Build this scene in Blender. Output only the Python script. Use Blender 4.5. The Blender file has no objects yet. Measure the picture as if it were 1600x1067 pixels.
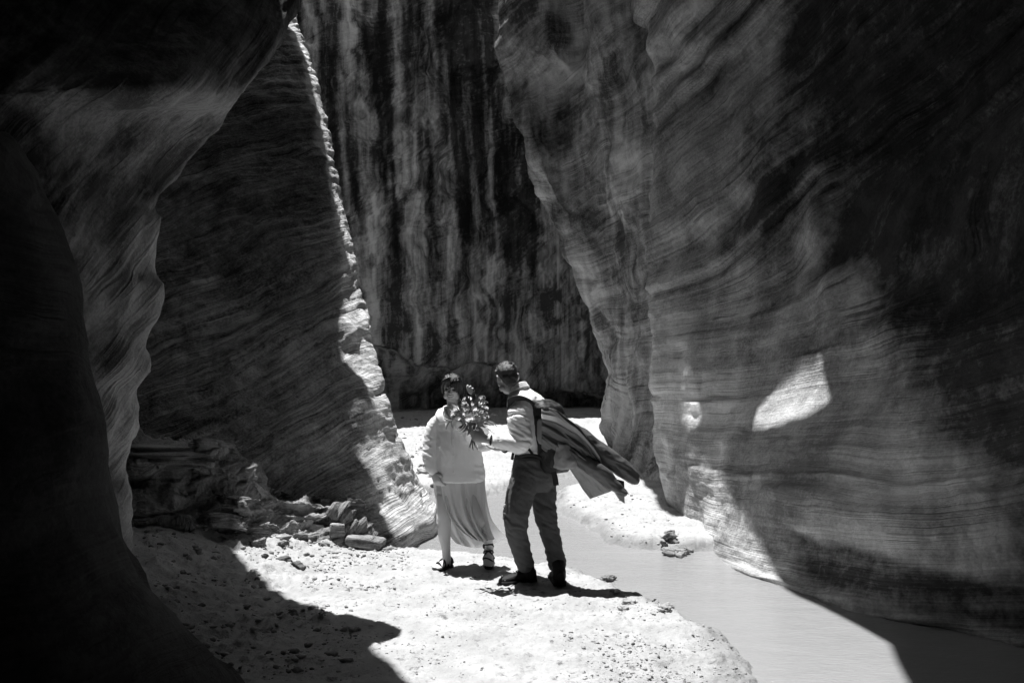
import bpy, bmesh, math, random
import numpy as np
from mathutils import Vector, Matrix
from mathutils.geometry import tessellate_polygon

random.seed(7)
S = bpy.context.scene
COL = S.collection

# ------------------------------------------------------------------ camera, world, sun, exposure
F, CX, HY, CAMZ = 1500.0, 800.0, 570.0, 1.70          # focal length (px of a 1600 px picture), horizon row, eye height
cam = bpy.data.cameras.new('camera')
cam.sensor_width = 36.0
cam.lens = 36.0 * F / 1600.0
cam.shift_y = (HY - 533.5) / 1600.0
cam.clip_start, cam.clip_end = 0.1, 500.0
cam_o = bpy.data.objects.new('camera', cam)
cam_o.location = (0, 0, CAMZ)
cam_o.rotation_euler = (math.radians(90), 0, 0)
COL.objects.link(cam_o)
S.camera = cam_o

SX, SY = -0.175, 0.205                                    # sun stands back left: metres left / away for each metre up
sun_el = math.atan(1.0 / math.hypot(SX, SY))
w = bpy.data.worlds.new('World'); S.world = w; w.use_nodes = True
nt = w.node_tree; nt.nodes.clear()
sky = nt.nodes.new('ShaderNodeTexSky'); sky.sky_type = 'NISHITA'; sky.sun_disc = False
sky.sun_elevation = sun_el; sky.sun_rotation = math.atan2(SX, SY)
bw = nt.nodes.new('ShaderNodeRGBToBW')                   # a black and white photograph
bg = nt.nodes.new('ShaderNodeBackground'); bg.inputs['Strength'].default_value = 0.135
wo = nt.nodes.new('ShaderNodeOutputWorld')
nt.links.new(sky.outputs[0], bw.inputs[0]); nt.links.new(bw.outputs[0], bg.inputs['Color']); nt.links.new(bg.outputs[0], wo.inputs[0])
sun = bpy.data.lights.new('sun', 'SUN'); sun.energy = 5.0; sun.angle = math.radians(0.3); sun.color = (1, 1, 1)
sun_o = bpy.data.objects.new('sun', sun); COL.objects.link(sun_o)
sun_o.location = (SX * 30, SY * 30 + 8, 30)
sun_o.rotation_euler = Vector((SX, SY, 1)).to_track_quat('Z', 'Y').to_euler()
S.view_settings.view_transform = 'Standard'
S.view_settings.look = 'None'
S.view_settings.exposure = 0.8
S.view_settings.gamma = 1.0
S.render.engine = 'CYCLES'
S.cycles.max_bounces = 5
S.cycles.diffuse_bounces = 4
S.cycles.use_adaptive_sampling = True
S.cycles.adaptive_threshold = 0.02
S.cycles.caustics_reflective = False
S.cycles.caustics_refractive = False
S.cycles.use_denoising = True

# ------------------------------------------------------------------ numpy noise
_rng = np.random.RandomState(3)
_perm = _rng.permutation(256); _perm = np.concatenate([_perm, _perm, _perm])
_grad = _rng.normal(size=(256, 3)); _grad /= np.linalg.norm(_grad, axis=1)[:, None]
def noise3(p):
    p = np.asarray(p, float)
    i = np.floor(p).astype(int); f = p - i; i &= 255
    u = f * f * f * (f * (f * 6 - 15) + 10)
    r = 0
    for dx in (0, 1):
        wx = u[..., 0] if dx else 1 - u[..., 0]
        for dy in (0, 1):
            wy = u[..., 1] if dy else 1 - u[..., 1]
            for dz in (0, 1):
                wz = u[..., 2] if dz else 1 - u[..., 2]
                h = _perm[_perm[_perm[(i[..., 0] + dx) & 255] + ((i[..., 1] + dy) & 255)] + ((i[..., 2] + dz) & 255)]
                g = _grad[h]
                r = r + wx * wy * wz * (g[..., 0] * (f[..., 0] - dx) + g[..., 1] * (f[..., 1] - dy) + g[..., 2] * (f[..., 2] - dz))
    return r * 1.5
def fbm(p, octv=4, gain=0.5):
    a, s, r = 1.0, 1.0, 0
    for k in range(octv):
        r = r + a * noise3(np.asarray(p) * s + 17.3 * k); a *= gain; s *= 2.03
    return r
def n1(s, seed=0.0):                                    # noise along one coordinate
    q = np.stack([s, np.full_like(s, seed + 0.37), np.full_like(s, 0.71 - seed)], -1)
    return noise3(q)
def sstep(a, b, x):
    t = np.clip((x - a) / (b - a), 0, 1); return t * t * (3 - 2 * t)

# ------------------------------------------------------------------ helpers
def P(px, py, Y):
    return np.array([(px - CX) * Y / F, Y, CAMZ - (py - HY) * Y / F])
def V(px, py, Y): return Vector(P(px, py, Y))
def tag(o, label=None, cat=None, group=None, kind=None):
    if label: o['label'] = label
    if cat: o['category'] = cat
    if group: o['group'] = group
    if kind: o['kind'] = kind
    return o
def link(name, me, mat=None, parent=None, smooth=True):
    o = bpy.data.objects.new(name, me); COL.objects.link(o)
    if mat is not None and not me.materials: me.materials.append(mat)
    if smooth and me.polygons: me.polygons.foreach_set('use_smooth', np.ones(len(me.polygons), bool))
    if parent is not None: o.parent = parent
    return o
def mesh_np(name, verts, faces):
    me = bpy.data.meshes.new(name)
    verts = np.asarray(verts, np.float32); faces = np.asarray(faces, np.int32)
    n, k = faces.shape
    me.vertices.add(len(verts)); me.vertices.foreach_set('co', verts.ravel())
    me.loops.add(n * k); me.loops.foreach_set('vertex_index', faces.ravel())
    me.polygons.add(n); me.polygons.foreach_set('loop_start', np.arange(0, n * k, k, dtype=np.int32))
    me.update(calc_edges=True); me.validate()
    return me
def grid_faces(nv, nu):
    a = np.arange(nv * nu).reshape(nv, nu)
    return np.stack([a[:-1, :-1], a[:-1, 1:], a[1:, 1:], a[1:, :-1]], -1).reshape(-1, 4)
def attr(me, name, arr):
    a = me.attributes.new(name, 'FLOAT_VECTOR', 'POINT'); a.data.foreach_set('vector', np.asarray(arr, np.float32).ravel())
def attrf(me, name, arr):
    a = me.attributes.new(name, 'FLOAT', 'POINT'); a.data.foreach_set('value', np.asarray(arr, np.float32).ravel())
def cr(A, n, axis):                                     # Catmull-Rom resampling along an axis, centripetal enough for these nets
    A = np.moveaxis(A, axis, 0); m = len(A)
    seg = np.linalg.norm(np.diff(A, axis=0), axis=-1); seg = seg.reshape(m - 1, -1).mean(1) + 1e-3
    cum = np.concatenate([[0], np.cumsum(seg)]); t = np.linspace(0, cum[-1], n)
    k = np.clip(np.searchsorted(cum, t, side='right') - 1, 0, m - 2); u = (t - cum[k]) / seg[k]
    u = u.reshape((-1,) + (1,) * (A.ndim - 1))
    p0, p1, p2, p3 = A[np.clip(k - 1, 0, m - 1)], A[k], A[k + 1], A[np.clip(k + 2, 0, m - 1)]
    r = 0.5 * (2 * p1 + (p2 - p0) * u + (2 * p0 - 5 * p1 + 4 * p2 - p3) * u ** 2 + (3 * p1 - p0 - 3 * p2 + p3) * u ** 3)
    return np.moveaxis(r, 0, axis)
def normals(G):
    du = np.gradient(G, axis=1); dv = np.gradient(G, axis=0)
    n = np.cross(du, dv); n /= np.linalg.norm(n, axis=-1)[..., None] + 1e-9
    return n

# ------------------------------------------------------------------ materials
def new_mat(name):
    m = bpy.data.materials.new(name); m.use_nodes = True
    n = m.node_tree; b = n.nodes['Principled BSDF']
    return m, n, b
def nd(n, t, **kw):
    x = n.nodes.new(t)
    for k, v in kw.items(): setattr(x, k, v)
    return x
def ramp(n, src, stops):
    r = nd(n, 'ShaderNodeValToRGB'); el = r.color_ramp.elements
    while len(el) < len(stops): el.new(0.5)
    for e, (p, c) in zip(el, stops): e.position = p; e.color = (c, c, c, 1)
    n.links.new(src, r.inputs[0]); return r.outputs[0]
def math_n(n, op, a, b=None):
    x = nd(n, 'ShaderNodeMath', operation=op)
    for i, v in enumerate((a, b)):
        if v is None: continue
        if isinstance(v, (int, float)): x.inputs[i].default_value = v
        else: n.links.new(v, x.inputs[i])
    return x.outputs[0]
def noise_n(n, vec, scale, detail=5, rough=0.55, dist=0.0, sc=None):
    if sc is not None:
        mp = nd(n, 'ShaderNodeMapping'); mp.inputs['Scale'].default_value = sc; n.links.new(vec, mp.inputs[0]); vec = mp.outputs[0]
    x = nd(n, 'ShaderNodeTexNoise'); n.links.new(vec, x.inputs['Vector'])
    x.inputs['Scale'].default_value = scale; x.inputs['Detail'].default_value = detail
    x.inputs['Roughness'].default_value = rough; x.inputs['Distortion'].default_value = dist
    return x.outputs['Fac']

def rock_mat(name, lo, hi, lam=(0.6, 16.0), lam_amt=0.5, streak=0.0, streak_sc=(2.2, 2.2, 0.16), bump=0.5, blotch=0.9, varnish_shade=None, pits=0.0):
    """sandstone: laminae follow the 'bed' attribute (along, across the bedding), varnished streaks run down the face"""
    m, n, b = new_mat(name); L = n.links.new
    bed = nd(n, 'ShaderNodeAttribute', attribute_name='bed').outputs['Vector']
    geo = nd(n, 'ShaderNodeNewGeometry').outputs['Position']
    l1 = noise_n(n, bed, 1.0, 6, 0.62, 0.2, (lam[0], lam[1], 1))
    l2 = noise_n(n, bed, 1.0, 4, 0.6, 0.0, (lam[0] * 1.7, lam[1] * 4.2, 1))
    bl = noise_n(n, geo, blotch, 6, 0.6, 0.6)
    gr = noise_n(n, geo, 38.0, 4, 0.7)
    c1 = ramp(n, l1, [(0.36, 0.0), (0.64, 1.0)])
    c2 = ramp(n, l2, [(0.34, 0.0), (0.6, 1.0)])
    cb = ramp(n, bl, [(0.36, 0.0), (0.66, 1.0)])
    lm = ramp(n, noise_n(n, geo, 0.9, 4, 0.6, 0.5), [(0.38, 0.15), (0.62, 1.0)])      # laminae show only here and there
    c1 = math_n(n, 'ADD', math_n(n, 'MULTIPLY', math_n(n, 'SUBTRACT', c1, 0.5), lm), 0.5)
    c2 = math_n(n, 'ADD', math_n(n, 'MULTIPLY', math_n(n, 'SUBTRACT', c2, 0.5), lm), 0.5)
    f = math_n(n, 'MULTIPLY', c1, 0.6 * lam_amt)
    f = math_n(n, 'ADD', f, math_n(n, 'MULTIPLY', c2, 0.4 * lam_amt))
    f = math_n(n, 'ADD', f, math_n(n, 'MULTIPLY', cb, 1.0 - lam_amt))
    mo = noise_n(n, bed, 1.0, 5, 0.7, 0.3, (5.0, 16.0, 5.0))
    f = math_n(n, 'ADD', f, math_n(n, 'MULTIPLY', math_n(n, 'SUBTRACT', gr, 0.5), 0.75))
    f = math_n(n, 'ADD', f, math_n(n, 'MULTIPLY', math_n(n, 'SUBTRACT', mo, 0.5), 0.8))
    ck = ramp(n, noise_n(n, bed, 1.0, 3, 0.55, 0.15, (lam[0] * 0.8, lam[1] * 1.3, 1)), [(0.475, 1.0), (0.497, 0.0), (0.503, 0.0), (0.525, 1.0)])   # thin dark partings
    ckm = ramp(n, noise_n(n, geo, 1.4, 3, 0.6), [(0.48, 0.0), (0.64, 0.6)])
    f = math_n(n, 'MULTIPLY', f, math_n(n, 'SUBTRACT', 1.0, math_n(n, 'MULTIPLY', math_n(n, 'SUBTRACT', 1.0, ck), ckm)))
    if streak > 0:
        st = noise_n(n, geo, 1.0, 7, 0.6, 0.35, streak_sc)
        s2 = noise_n(n, geo, 1.0, 5, 0.6, 0.2, (streak_sc[0] * 3.1, streak_sc[1] * 3.1, streak_sc[2] * 1.6))
        st = math_n(n, 'ADD', math_n(n, 'MULTIPLY', st, 0.65), math_n(n, 'MULTIPLY', s2, 0.35))
        sf = ramp(n, st, [(0.42, 0.0), (0.50, 0.35), (0.60, 1.0)])
        f = math_n(n, 'ADD', math_n(n, 'MULTIPLY', f, 1 - streak), math_n(n, 'MULTIPLY', sf, streak))
    mr = nd(n, 'ShaderNodeMapRange'); L(f, mr.inputs[0]); mr.inputs[1].default_value = 0.2; mr.inputs[2].default_value = 0.8; mr.inputs[3].default_value = lo; mr.inputs[4].default_value = hi
    col = mr.outputs[0]
    pa = nd(n, 'ShaderNodeAttribute', attribute_name='pale').outputs['Fac']           # sun and bounce light painted in as paler rock
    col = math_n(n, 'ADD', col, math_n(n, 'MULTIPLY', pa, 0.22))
    va = nd(n, 'ShaderNodeAttribute', attribute_name='varnish_shade').outputs['Fac']      # desert varnish plus painted-in shade, 0..1 per vertex, edge broken up
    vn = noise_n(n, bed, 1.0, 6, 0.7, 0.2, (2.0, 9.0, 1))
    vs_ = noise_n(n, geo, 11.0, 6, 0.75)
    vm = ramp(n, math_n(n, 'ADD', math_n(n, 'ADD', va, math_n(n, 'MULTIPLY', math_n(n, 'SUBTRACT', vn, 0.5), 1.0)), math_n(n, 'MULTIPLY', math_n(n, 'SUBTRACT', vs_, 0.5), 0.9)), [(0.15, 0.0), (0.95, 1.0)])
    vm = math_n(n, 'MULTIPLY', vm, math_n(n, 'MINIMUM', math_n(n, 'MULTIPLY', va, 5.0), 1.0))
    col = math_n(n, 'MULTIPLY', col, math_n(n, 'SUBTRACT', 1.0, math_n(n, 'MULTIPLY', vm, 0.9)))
    col = math_n(n, 'MAXIMUM', col, 0.012)
    L(col, b.inputs['Base Color'])
    b.inputs['Roughness'].default_value = 0.9
    b.inputs['Specular IOR Level'].default_value = 0.2
    h = math_n(n, 'MULTIPLY', math_n(n, 'ADD', math_n(n, 'MULTIPLY', l1, 1.0), math_n(n, 'MULTIPLY', l2, 0.5)), math_n(n, 'ADD', lm, 0.25))
    h = math_n(n, 'ADD', h, math_n(n, 'MULTIPLY', noise_n(n, geo, 6.0, 5, 0.65), 0.35))
    h = math_n(n, 'ADD', h, math_n(n, 'MULTIPLY', gr, 0.20))
    h = math_n(n, 'ADD', h, math_n(n, 'MULTIPLY', mo, 0.35))
    h = math_n(n, 'ADD', h, math_n(n, 'MULTIPLY', math_n(n, 'MULTIPLY', ck, ckm), 0.5))
    if pits > 0:
        vo = nd(n, 'ShaderNodeTexVoronoi'); L(geo, vo.inputs['Vector']); vo.inputs['Scale'].default_value = 9.0
        h = math_n(n, 'ADD', h, math_n(n, 'MULTIPLY', vo.outputs['Distance'], pits))
    bp = nd(n, 'ShaderNodeBump'); bp.inputs['Strength'].default_value = bump; bp.inputs['Distance'].default_value = 0.11
    L(h, bp.inputs['Height']); L(bp.outputs[0], b.inputs['Normal'])
    return m

def plain(name, c, rough=0.8, spec=0.3, var=0.15, scale=30, bump=0.0, bscale=60):
    m, n, b = new_mat(name); L = n.links.new
    tc = nd(n, 'ShaderNodeTexCoord').outputs['Object']
    f = noise_n(n, tc, scale, 4, 0.6)
    mr = nd(n, 'ShaderNodeMapRange'); L(f, mr.inputs[0]); mr.inputs[3].default_value = c * (1 - var); mr.inputs[4].default_value = c * (1 + var)
    L(mr.outputs[0], b.inputs['Base Color'])
    b.inputs['Roughness'].default_value = rough; b.inputs['Specular IOR Level'].default_value = spec
    if bump:
        g = noise_n(n, tc, bscale, 3, 0.6)
        bp = nd(n, 'ShaderNodeBump'); bp.inputs['Strength'].default_value = bump; bp.inputs['Distance'].default_value = 0.01
        L(g, bp.inputs['Height']); L(bp.outputs[0], b.inputs['Normal'])
    return m

# ------------------------------------------------------------------ rock sheets: a control net of (px, py, distance) resampled and eroded
def sheet(name, rows, nu, nv, mat, bedf, dispf, ret=None, ret_side='right', top=None, varn_shadef=None, lit_palef=None):
    """rows from top to bottom; each row (py, [(px, Y) ...]) or a list of (px, py, Y)"""
    net = []
    for r in rows:
        if isinstance(r, tuple): net.append([P(px, r[0], Y) for px, Y in r[1]])
        else: net.append([P(*q) for q in r])
    A = np.array(net)
    if ret:                                             # the flank that turns away behind the outline
        for off in ret:
            c = (A[:, -1] if ret_side == 'right' else A[:, 0]) + np.array(off)
            A = np.concatenate([A, c[:, None]], 1) if ret_side == 'right' else np.concatenate([c[:, None], A], 1)
    if top:                                             # carry the wall on up to the slab
        for z, dx, dy in top:
            r = A[0].copy(); r[:, 2] = np.maximum(z, r[:, 2] + 0.5); r[:, 0] += dx; r[:, 1] += dy
            A = np.concatenate([r[None], A], 0)
    G = cr(cr(A, nu, 1), nv, 0)
    N = normals(G)
    cen = np.array([0.3, 7.0, 1.5])
    vis = (np.array([0, 0, CAMZ]) - G)
    sgn = np.sign((N * vis).sum(-1).mean())
    N = N * sgn
    bed = bedf(G)
    D, = (dispf(G, bed),)
    G2 = G + N * D[..., None]
    f = grid_faces(nv, nu)
    if sgn < 0: f = f[:, ::-1]
    me = mesh_np(name, G2.reshape(-1, 3), f)
    attr(me, 'bed', bed.reshape(-1, 3))
    va = varn_shadef(G2, bed) if varn_shadef else np.zeros(G2.shape[:2])
    attrf(me, 'varnish_shade', va)
    if lit_palef: attrf(me, 'pale', lit_palef(G2))
    o = link(name, me, mat)
    tag(o, kind='structure')
    return o, G2

def bed_plane(nx, ny, nz, wamp=0.25, wscale=0.5, curve=None):
    """bedding coordinate: distance across tilted, gently warped layers"""
    def f(G):
        wv = fbm(G * wscale + 5.1, 3)
        s = G[..., 0] * nx + G[..., 1] * ny + G[..., 2] * nz + wamp * wv
        if curve: s = s + curve(G)
        s = s + 0.20 * n1(s * 2.3, 2.2) + 0.06 * n1(s * 7.1, 4.4)                # beds of uneven thickness
        t = G[..., 0] * nz - G[..., 2] * nx + G[..., 1] * 0.7
        return np.stack([t, s, np.zeros_like(s)], -1)
    return f
def strata(s, f0, octv=4, sharp=0.6):
    r, a = 0, 1.0
    for k in range(octv):
        v = n1(s * f0 * 2.1 ** k, k * 1.7)
        r = r + a * (np.tanh(v * 4) * sharp + v * (1 - sharp)); a *= 0.55
    return r
def erode(big, med, lay, fine, f0=2.0, mscale=2.2, sharp=0.6):
    def f(G, bed):
        brk = 0.55 + 0.9 * np.clip(fbm(G * 1.3 + 9.0, 3) + 0.3, 0, 1.2)
        q = bed * np.array([0.3, 3.4, 0]) + 0.06 * G
        return (big * fbm(G * 0.55, 3) + med * fbm(G * mscale, 4) + lay * brk * strata(bed[..., 1] + 0.04 * fbm(G * 2.5, 3), f0, 4, sharp)
                + fine * fbm(q * 5.0, 4) + fine * 0.5 * fbm(G * 14.0, 3))
    return f

# ------------------------------------------------------------------ the rock walls
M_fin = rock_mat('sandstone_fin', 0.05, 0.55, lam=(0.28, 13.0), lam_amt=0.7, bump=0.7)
M_left = rock_mat('sandstone_left', 0.10, 0.36, lam=(0.4, 8.0), lam_amt=0.3, bump=0.5)
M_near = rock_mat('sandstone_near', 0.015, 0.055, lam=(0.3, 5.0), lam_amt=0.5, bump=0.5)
M_back = rock_mat('sandstone_back', 0.06, 0.80, lam=(0.25, 4.0), lam_amt=0.35, streak=0.55, streak_sc=(1.7, 1.7, 0.07), bump=0.4, blotch=0.35)
M_mid = rock_mat('sandstone_mid', 0.07, 0.55, lam=(0.3, 4.0), lam_amt=0.25, streak=0.3, streak_sc=(1.8, 1.8, 0.2), bump=0.45, blotch=0.6)
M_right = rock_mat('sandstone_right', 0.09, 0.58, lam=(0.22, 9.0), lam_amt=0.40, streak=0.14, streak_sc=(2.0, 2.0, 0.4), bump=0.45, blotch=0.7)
M_mask = rock_mat('sandstone_mask', 0.12, 0.25, bump=0.3)
M_ledge = rock_mat('sandstone_ledge', 0.12, 0.42, lam=(0.8, 14.0), lam_amt=0.5, bump=0.8)

# leaning fin in the middle left, its right flank turned to the sun
fin_rows = []
for py, cols in ((-150, (60, 180, 290, 370, 396, 408, 417)), (0, (100, 220, 330, 400, 428, 443, 453)), (130, (120, 240, 360, 436, 468, 485, 496)),
                 (300, (140, 260, 390, 478, 506, 519, 529)), (430, (150, 270, 400, 488, 528, 546, 558)), (540, (150, 270, 400, 488, 530, 560, 583)),
                 (620, (150, 270, 400, 490, 546, 580, 602)), (700, (150, 270, 400, 480, 556, 602, 633)), (770, (150, 270, 400, 500, 590, 632, 667)),
                 (820, (150, 270, 400, 520, 620, 655, 687)), (878, (150, 270, 400, 520, 612, 650, 684))):
    fy = 10.255 / (1 - 0.000433 * (570 - py))           # the fin leans back as it rises
    low = sstep(640, 815, np.array(float(py)))
    offs = (0.1, 0.03, 0.0, 0.05, 0.14, 0.36 + 0.25 * low, 0.75 + 0.9 * low)
    fin_rows.append((py, [(c, fy + o) for c, o in zip(cols, offs)]))
fin_bed = bed_plane(-0.45, 0.0, 0.89, 0.14, 0.6, curve=lambda G: 0.16 * sstep(2.6, 4.6, G[..., 2]) * (G[..., 0] + 2.6))
def fin_disp(G, bed):
    d = erode(0.10, 0.045, 0.05, 0.016, 1.3, 2.2, 0.75)(G, bed) + 0.05 * fbm(bed * np.array([0.45, 1.8, 0]) + 3.0, 4)
    # the flank is broken into short steps
    step = strata(bed[..., 1] * 1.0 + 0.1 * fbm(G * 3, 3), 5.0, 3, 0.9)
    edge = sstep(9.3, 9.6, G[..., 1] - 0.65 * G[..., 2])
    return d * (1 - 0.65 * edge) + edge * (0.014 * step + 0.016 * fbm(G * np.array([6, 6, 14]), 4))
fin, _ = sheet('rock_fin', fin_rows, 340, 420, M_fin, fin_bed, fin_disp, varn_shadef=lambda G, bed: np.clip(0.62 * sstep(1.6, 4.2, G[..., 2] - 0.25 * (G[..., 0] + 2.0) + 0.3 * fbm(G * 0.9, 3)) * sstep(9.42, 9.3, G[..., 1] - 0.65 * G[..., 2]), 0, 1), lit_palef=lambda G: sstep(9.28, 9.45, G[..., 1] - 0.65 * G[..., 2]), ret=[(-0.5, 0.8, 0.0), (-2.5, 3.0, 0.0)])  # shade on the upper face and sun on the flank painted into the colour

# left wall: overhang above, pillar below
left_rows = [
    (-150, [(-250, 5.0), (-50, 5.3), (100, 5.7), (250, 6.2), (330, 6.6), (400, 6.9), (425, 7.2)]),
    (0,   [(-250, 4.8), (-50, 5.1), (100, 5.5), (220, 5.9), (350, 6.2), (425, 6.6), (443, 7.0)]),
    (80,  [(-250, 4.8), (-50, 5.0), (100, 5.3), (200, 5.6), (320, 5.8), (392, 6.2), (410, 6.6)]),
    (145, [(-250, 4.7), (-50, 4.9), (80, 5.2), (180, 5.45), (270, 5.6), (350, 5.9), (379, 6.4)]),
    (188, [(-250, 4.7), (-50, 5.0), (80, 5.35), (165, 5.85), (250, 6.05), (315, 6.25), (346, 6.5)]),
    (260, [(-250, 4.8), (-50, 5.05), (80, 5.5), (150, 5.9), (210, 6.12), (265, 6.35), (288, 6.6)]),
    (320, [(-250, 4.8), (-50, 5.05), (60, 5.42), (116, 5.72), (166, 5.96), (214, 6.12), (236, 6.45)]),
    (345, [(-250, 4.8), (-50, 5.05), (60, 5.41), (115, 5.71), (166, 5.95), (224, 6.12), (247, 6.42)]),
    (415, [(-250, 4.8), (-50, 5.02), (60, 5.36), (114, 5.66), (164, 5.9), (215, 6.06), (238, 6.4)]),
    (452, [(-250, 4.8), (-50, 5.0), (60, 5.3), (113, 5.64), (162, 5.88), (221, 6.04), (245, 6.4)]),
    (520, [(-250, 4.8), (-50, 5.0), (60, 5.3), (111, 5.62), (155, 5.87), (201, 6.05), (223, 6.4)]),
    (580, [(-250, 4.8), (-50, 5.0), (60, 5.3), (111, 5.62), (152, 5.88), (202, 6.04), (226, 6.4)]),
    (618, [(-250, 4.8), (-50, 5.0), (60, 5.3), (111, 5.66), (150, 5.9), (189, 6.07), (208, 6.4)]),
    (668, [(-250, 4.8), (-50, 5.0), (60, 5.3), (111, 5.68), (150, 5.9), (190, 6.05), (211, 6.4)]),
    (735, [(-250, 4.8), (-50, 5.0), (60, 5.4), (110, 5.8), (135, 6.0), (165, 6.2), (185, 6.5)]),
    (790, [(-250, 4.8), (-50, 5.0), (60, 5.4), (110, 5.8), (135, 6.0), (172, 6.2), (192, 6.5)]),
    (950, [(-250, 4.8), (-50, 5.0), (60, 5.4), (110, 5.8), (140, 6.0), (190, 6.3), (215, 6.7)]),
]
left_bed = bed_plane(-0.45, -0.60, 0.65, 0.06, 0.5)
def left_shade(G, bed):
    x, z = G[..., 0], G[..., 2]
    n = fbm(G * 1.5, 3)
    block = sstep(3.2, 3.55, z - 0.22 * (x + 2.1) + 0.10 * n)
    return np.clip(0.6 * block + 1.0 * sstep(-2.54, -2.72, x + 0.08 * n), 0, 0.85)  # darkness of overhang and far left is shade painted on the rock
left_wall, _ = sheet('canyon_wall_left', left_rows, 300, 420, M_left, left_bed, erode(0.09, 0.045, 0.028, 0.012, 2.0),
                     varn_shadef=left_shade, lit_palef=lambda G: 0.75 * sstep(-2.66, -2.5, G[..., 0]) * sstep(2.7, 2.3, G[..., 2]), ret=[(-1.2, 0.7, 0.0), (-3.5, 1.5, 0.0)], top=[(8, -1.2, 0.3), (14.5, -4.5, 1.5)])  # bounce light on the pillar painted in as a paler colour

# dark bulge close by on the left
near_rows = [
    (80,  [(-900, 2.6), (-600, 3.0), (-350, 3.4), (-200, 3.8), (-80, 4.1), (-60, 4.5)]),
    (220, [(-800, 2.6), (-500, 3.0), (-250, 3.4), (-100, 3.7), (0, 4.0), (20, 4.4)]),
    (340, [(-800, 2.6), (-500, 3.0), (-250, 3.4), (-60, 3.8), (45, 4.1), (75, 4.5)]),
    (430, [(-800, 2.6), (-500, 3.0), (-250, 3.4), (-40, 3.8), (75, 4.2), (102, 4.6)]),
    (500, [(-800, 2.6), (-500, 3.0), (-250, 3.4), (-30, 3.8), (85, 4.2), (115, 4.6)]),
    (560, [(-800, 2.6), (-500, 3.0), (-250, 3.4), (-20, 3.8), (92, 4.2), (124, 4.6)]),
    (640, [(-800, 2.6), (-500, 3.0), (-250, 3.4), (-10, 3.8), (115, 4.15), (150, 4.6)]),
    (700, [(-800, 2.6), (-500, 3.0), (-250, 3.4), (0, 3.75), (125, 4.1), (165, 4.6)]),
    (760, [(-800, 2.6), (-500, 3.0), (-250, 3.35), (10, 3.7), (135, 4.1), (175, 4.6)]),
    (850, [(-800, 2.6), (-500, 3.0), (-250, 3.3), (20, 3.7), (160, 4.1), (205, 4.6)]),
    (920, [(-800, 2.6), (-500, 3.0), (-250, 3.3), (50, 3.7), (195, 4.1), (245, 4.6)]),
    (975, [(-800, 2.6), (-500, 2.95), (-230, 3.3), (80, 3.7), (235, 4.1), (287, 4.65)]),
    (1067, [(-800, 2.6), (-500, 2.9), (-200, 3.3), (120, 3.7), (305, 4.15), (375, 4.75)]),
    (1200, [(-800, 2.5), (-450, 2.9), (-150, 3.3), (180, 3.75), (400, 4.2), (480, 4.8)]),
]
near_bed = bed_plane(-0.45, 0.1, 0.88, 0.25, 0.5)
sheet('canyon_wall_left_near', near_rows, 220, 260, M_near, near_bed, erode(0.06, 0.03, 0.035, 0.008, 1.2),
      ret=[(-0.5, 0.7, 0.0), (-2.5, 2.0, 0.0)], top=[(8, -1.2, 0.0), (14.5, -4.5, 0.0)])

# back wall with desert varnish
back_rows = [
    (-200, [(60, 21.5), (300, 22), (480, 22.5), (620, 23.5), (720, 24.5), (800, 25.5), (900, 26), (1100, 26)]),
    (0,   [(60, 21.5), (300, 22), (480, 22.5), (620, 23.5), (720, 24.8), (800, 25.8), (900, 26.3), (1100, 26)]),
    (150, [(60, 21.5), (300, 22), (480, 22.5), (620, 23.5), (720, 25.0), (790, 25.6), (900, 26.5), (1100, 26)]),
    (300, [(60, 21.8), (300, 22.2), (480, 22.8), (620, 23.8), (720, 25.0), (800, 25.7), (900, 26.3), (1100, 26)]),
    (430, [(60, 22), (300, 22.4), (480, 23), (620, 24), (720, 25.0), (800, 25.6), (900, 26), (1100, 26)]),
    [(60, 500, 22), (300, 515, 22.5), (480, 530, 23), (620, 545, 24), (720, 560, 24.8), (800, 575, 25.4), (900, 600, 25.8), (1100, 610, 26)],
    [(60, 515, 22.4), (300, 530, 22.9), (480, 545, 23.4), (620, 560, 24.5), (720, 575, 25.3), (800, 590, 25.8), (900, 612, 26), (1100, 625, 26)],
    (630, [(60, 22.8), (300, 23.2), (480, 23.8), (620, 25), (720, 25.8), (800, 26.2), (900, 26.4), (1100, 26.4)]),
    (700, [(60, 22.8), (300, 23.2), (480, 23.8), (620, 25), (720, 25.8), (800, 26.2), (900, 26.4), (1100, 26.4)]),
]
back_rows = [(r[0], [(px, Y * 1.1) for px, Y in r[1]]) if isinstance(r, tuple) else [(px, py, Y * 1.1) for px, py, Y in r] for r in back_rows]
back_bed = bed_plane(-0.5, 0.1, 0.8, 0.7, 0.2)
def back_varn(G, bed):
    x, z = G[..., 0], G[..., 2]
    n = fbm(np.stack([x * 1.6 + 0.1 * z, x * 0 + 3.0, z * 0.12], -1), 5, 0.6)
    up = sstep(1.5, 6.5, z)
    right = np.exp(-((x + 0.6 + 0.12 * (z - 8)) / 1.1) ** 2) * sstep(3.5, 6.5, z)
    return np.clip((0.42 + 1.5 * n) * up + 0.75 * right + 0.3 * (1 - sstep(1.3, 1.9, z)), 0, 1)  # varnish streaks; the foot below the step is simply darker
sheet('canyon_wall_back', back_rows, 320, 360, M_back, back_bed, erode(0.5, 0.14, 0.05, 0.02, 0.8, 0.9),
      top=[(14.5, 0.0, 0.3)], varn_shadef=back_varn)

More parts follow.
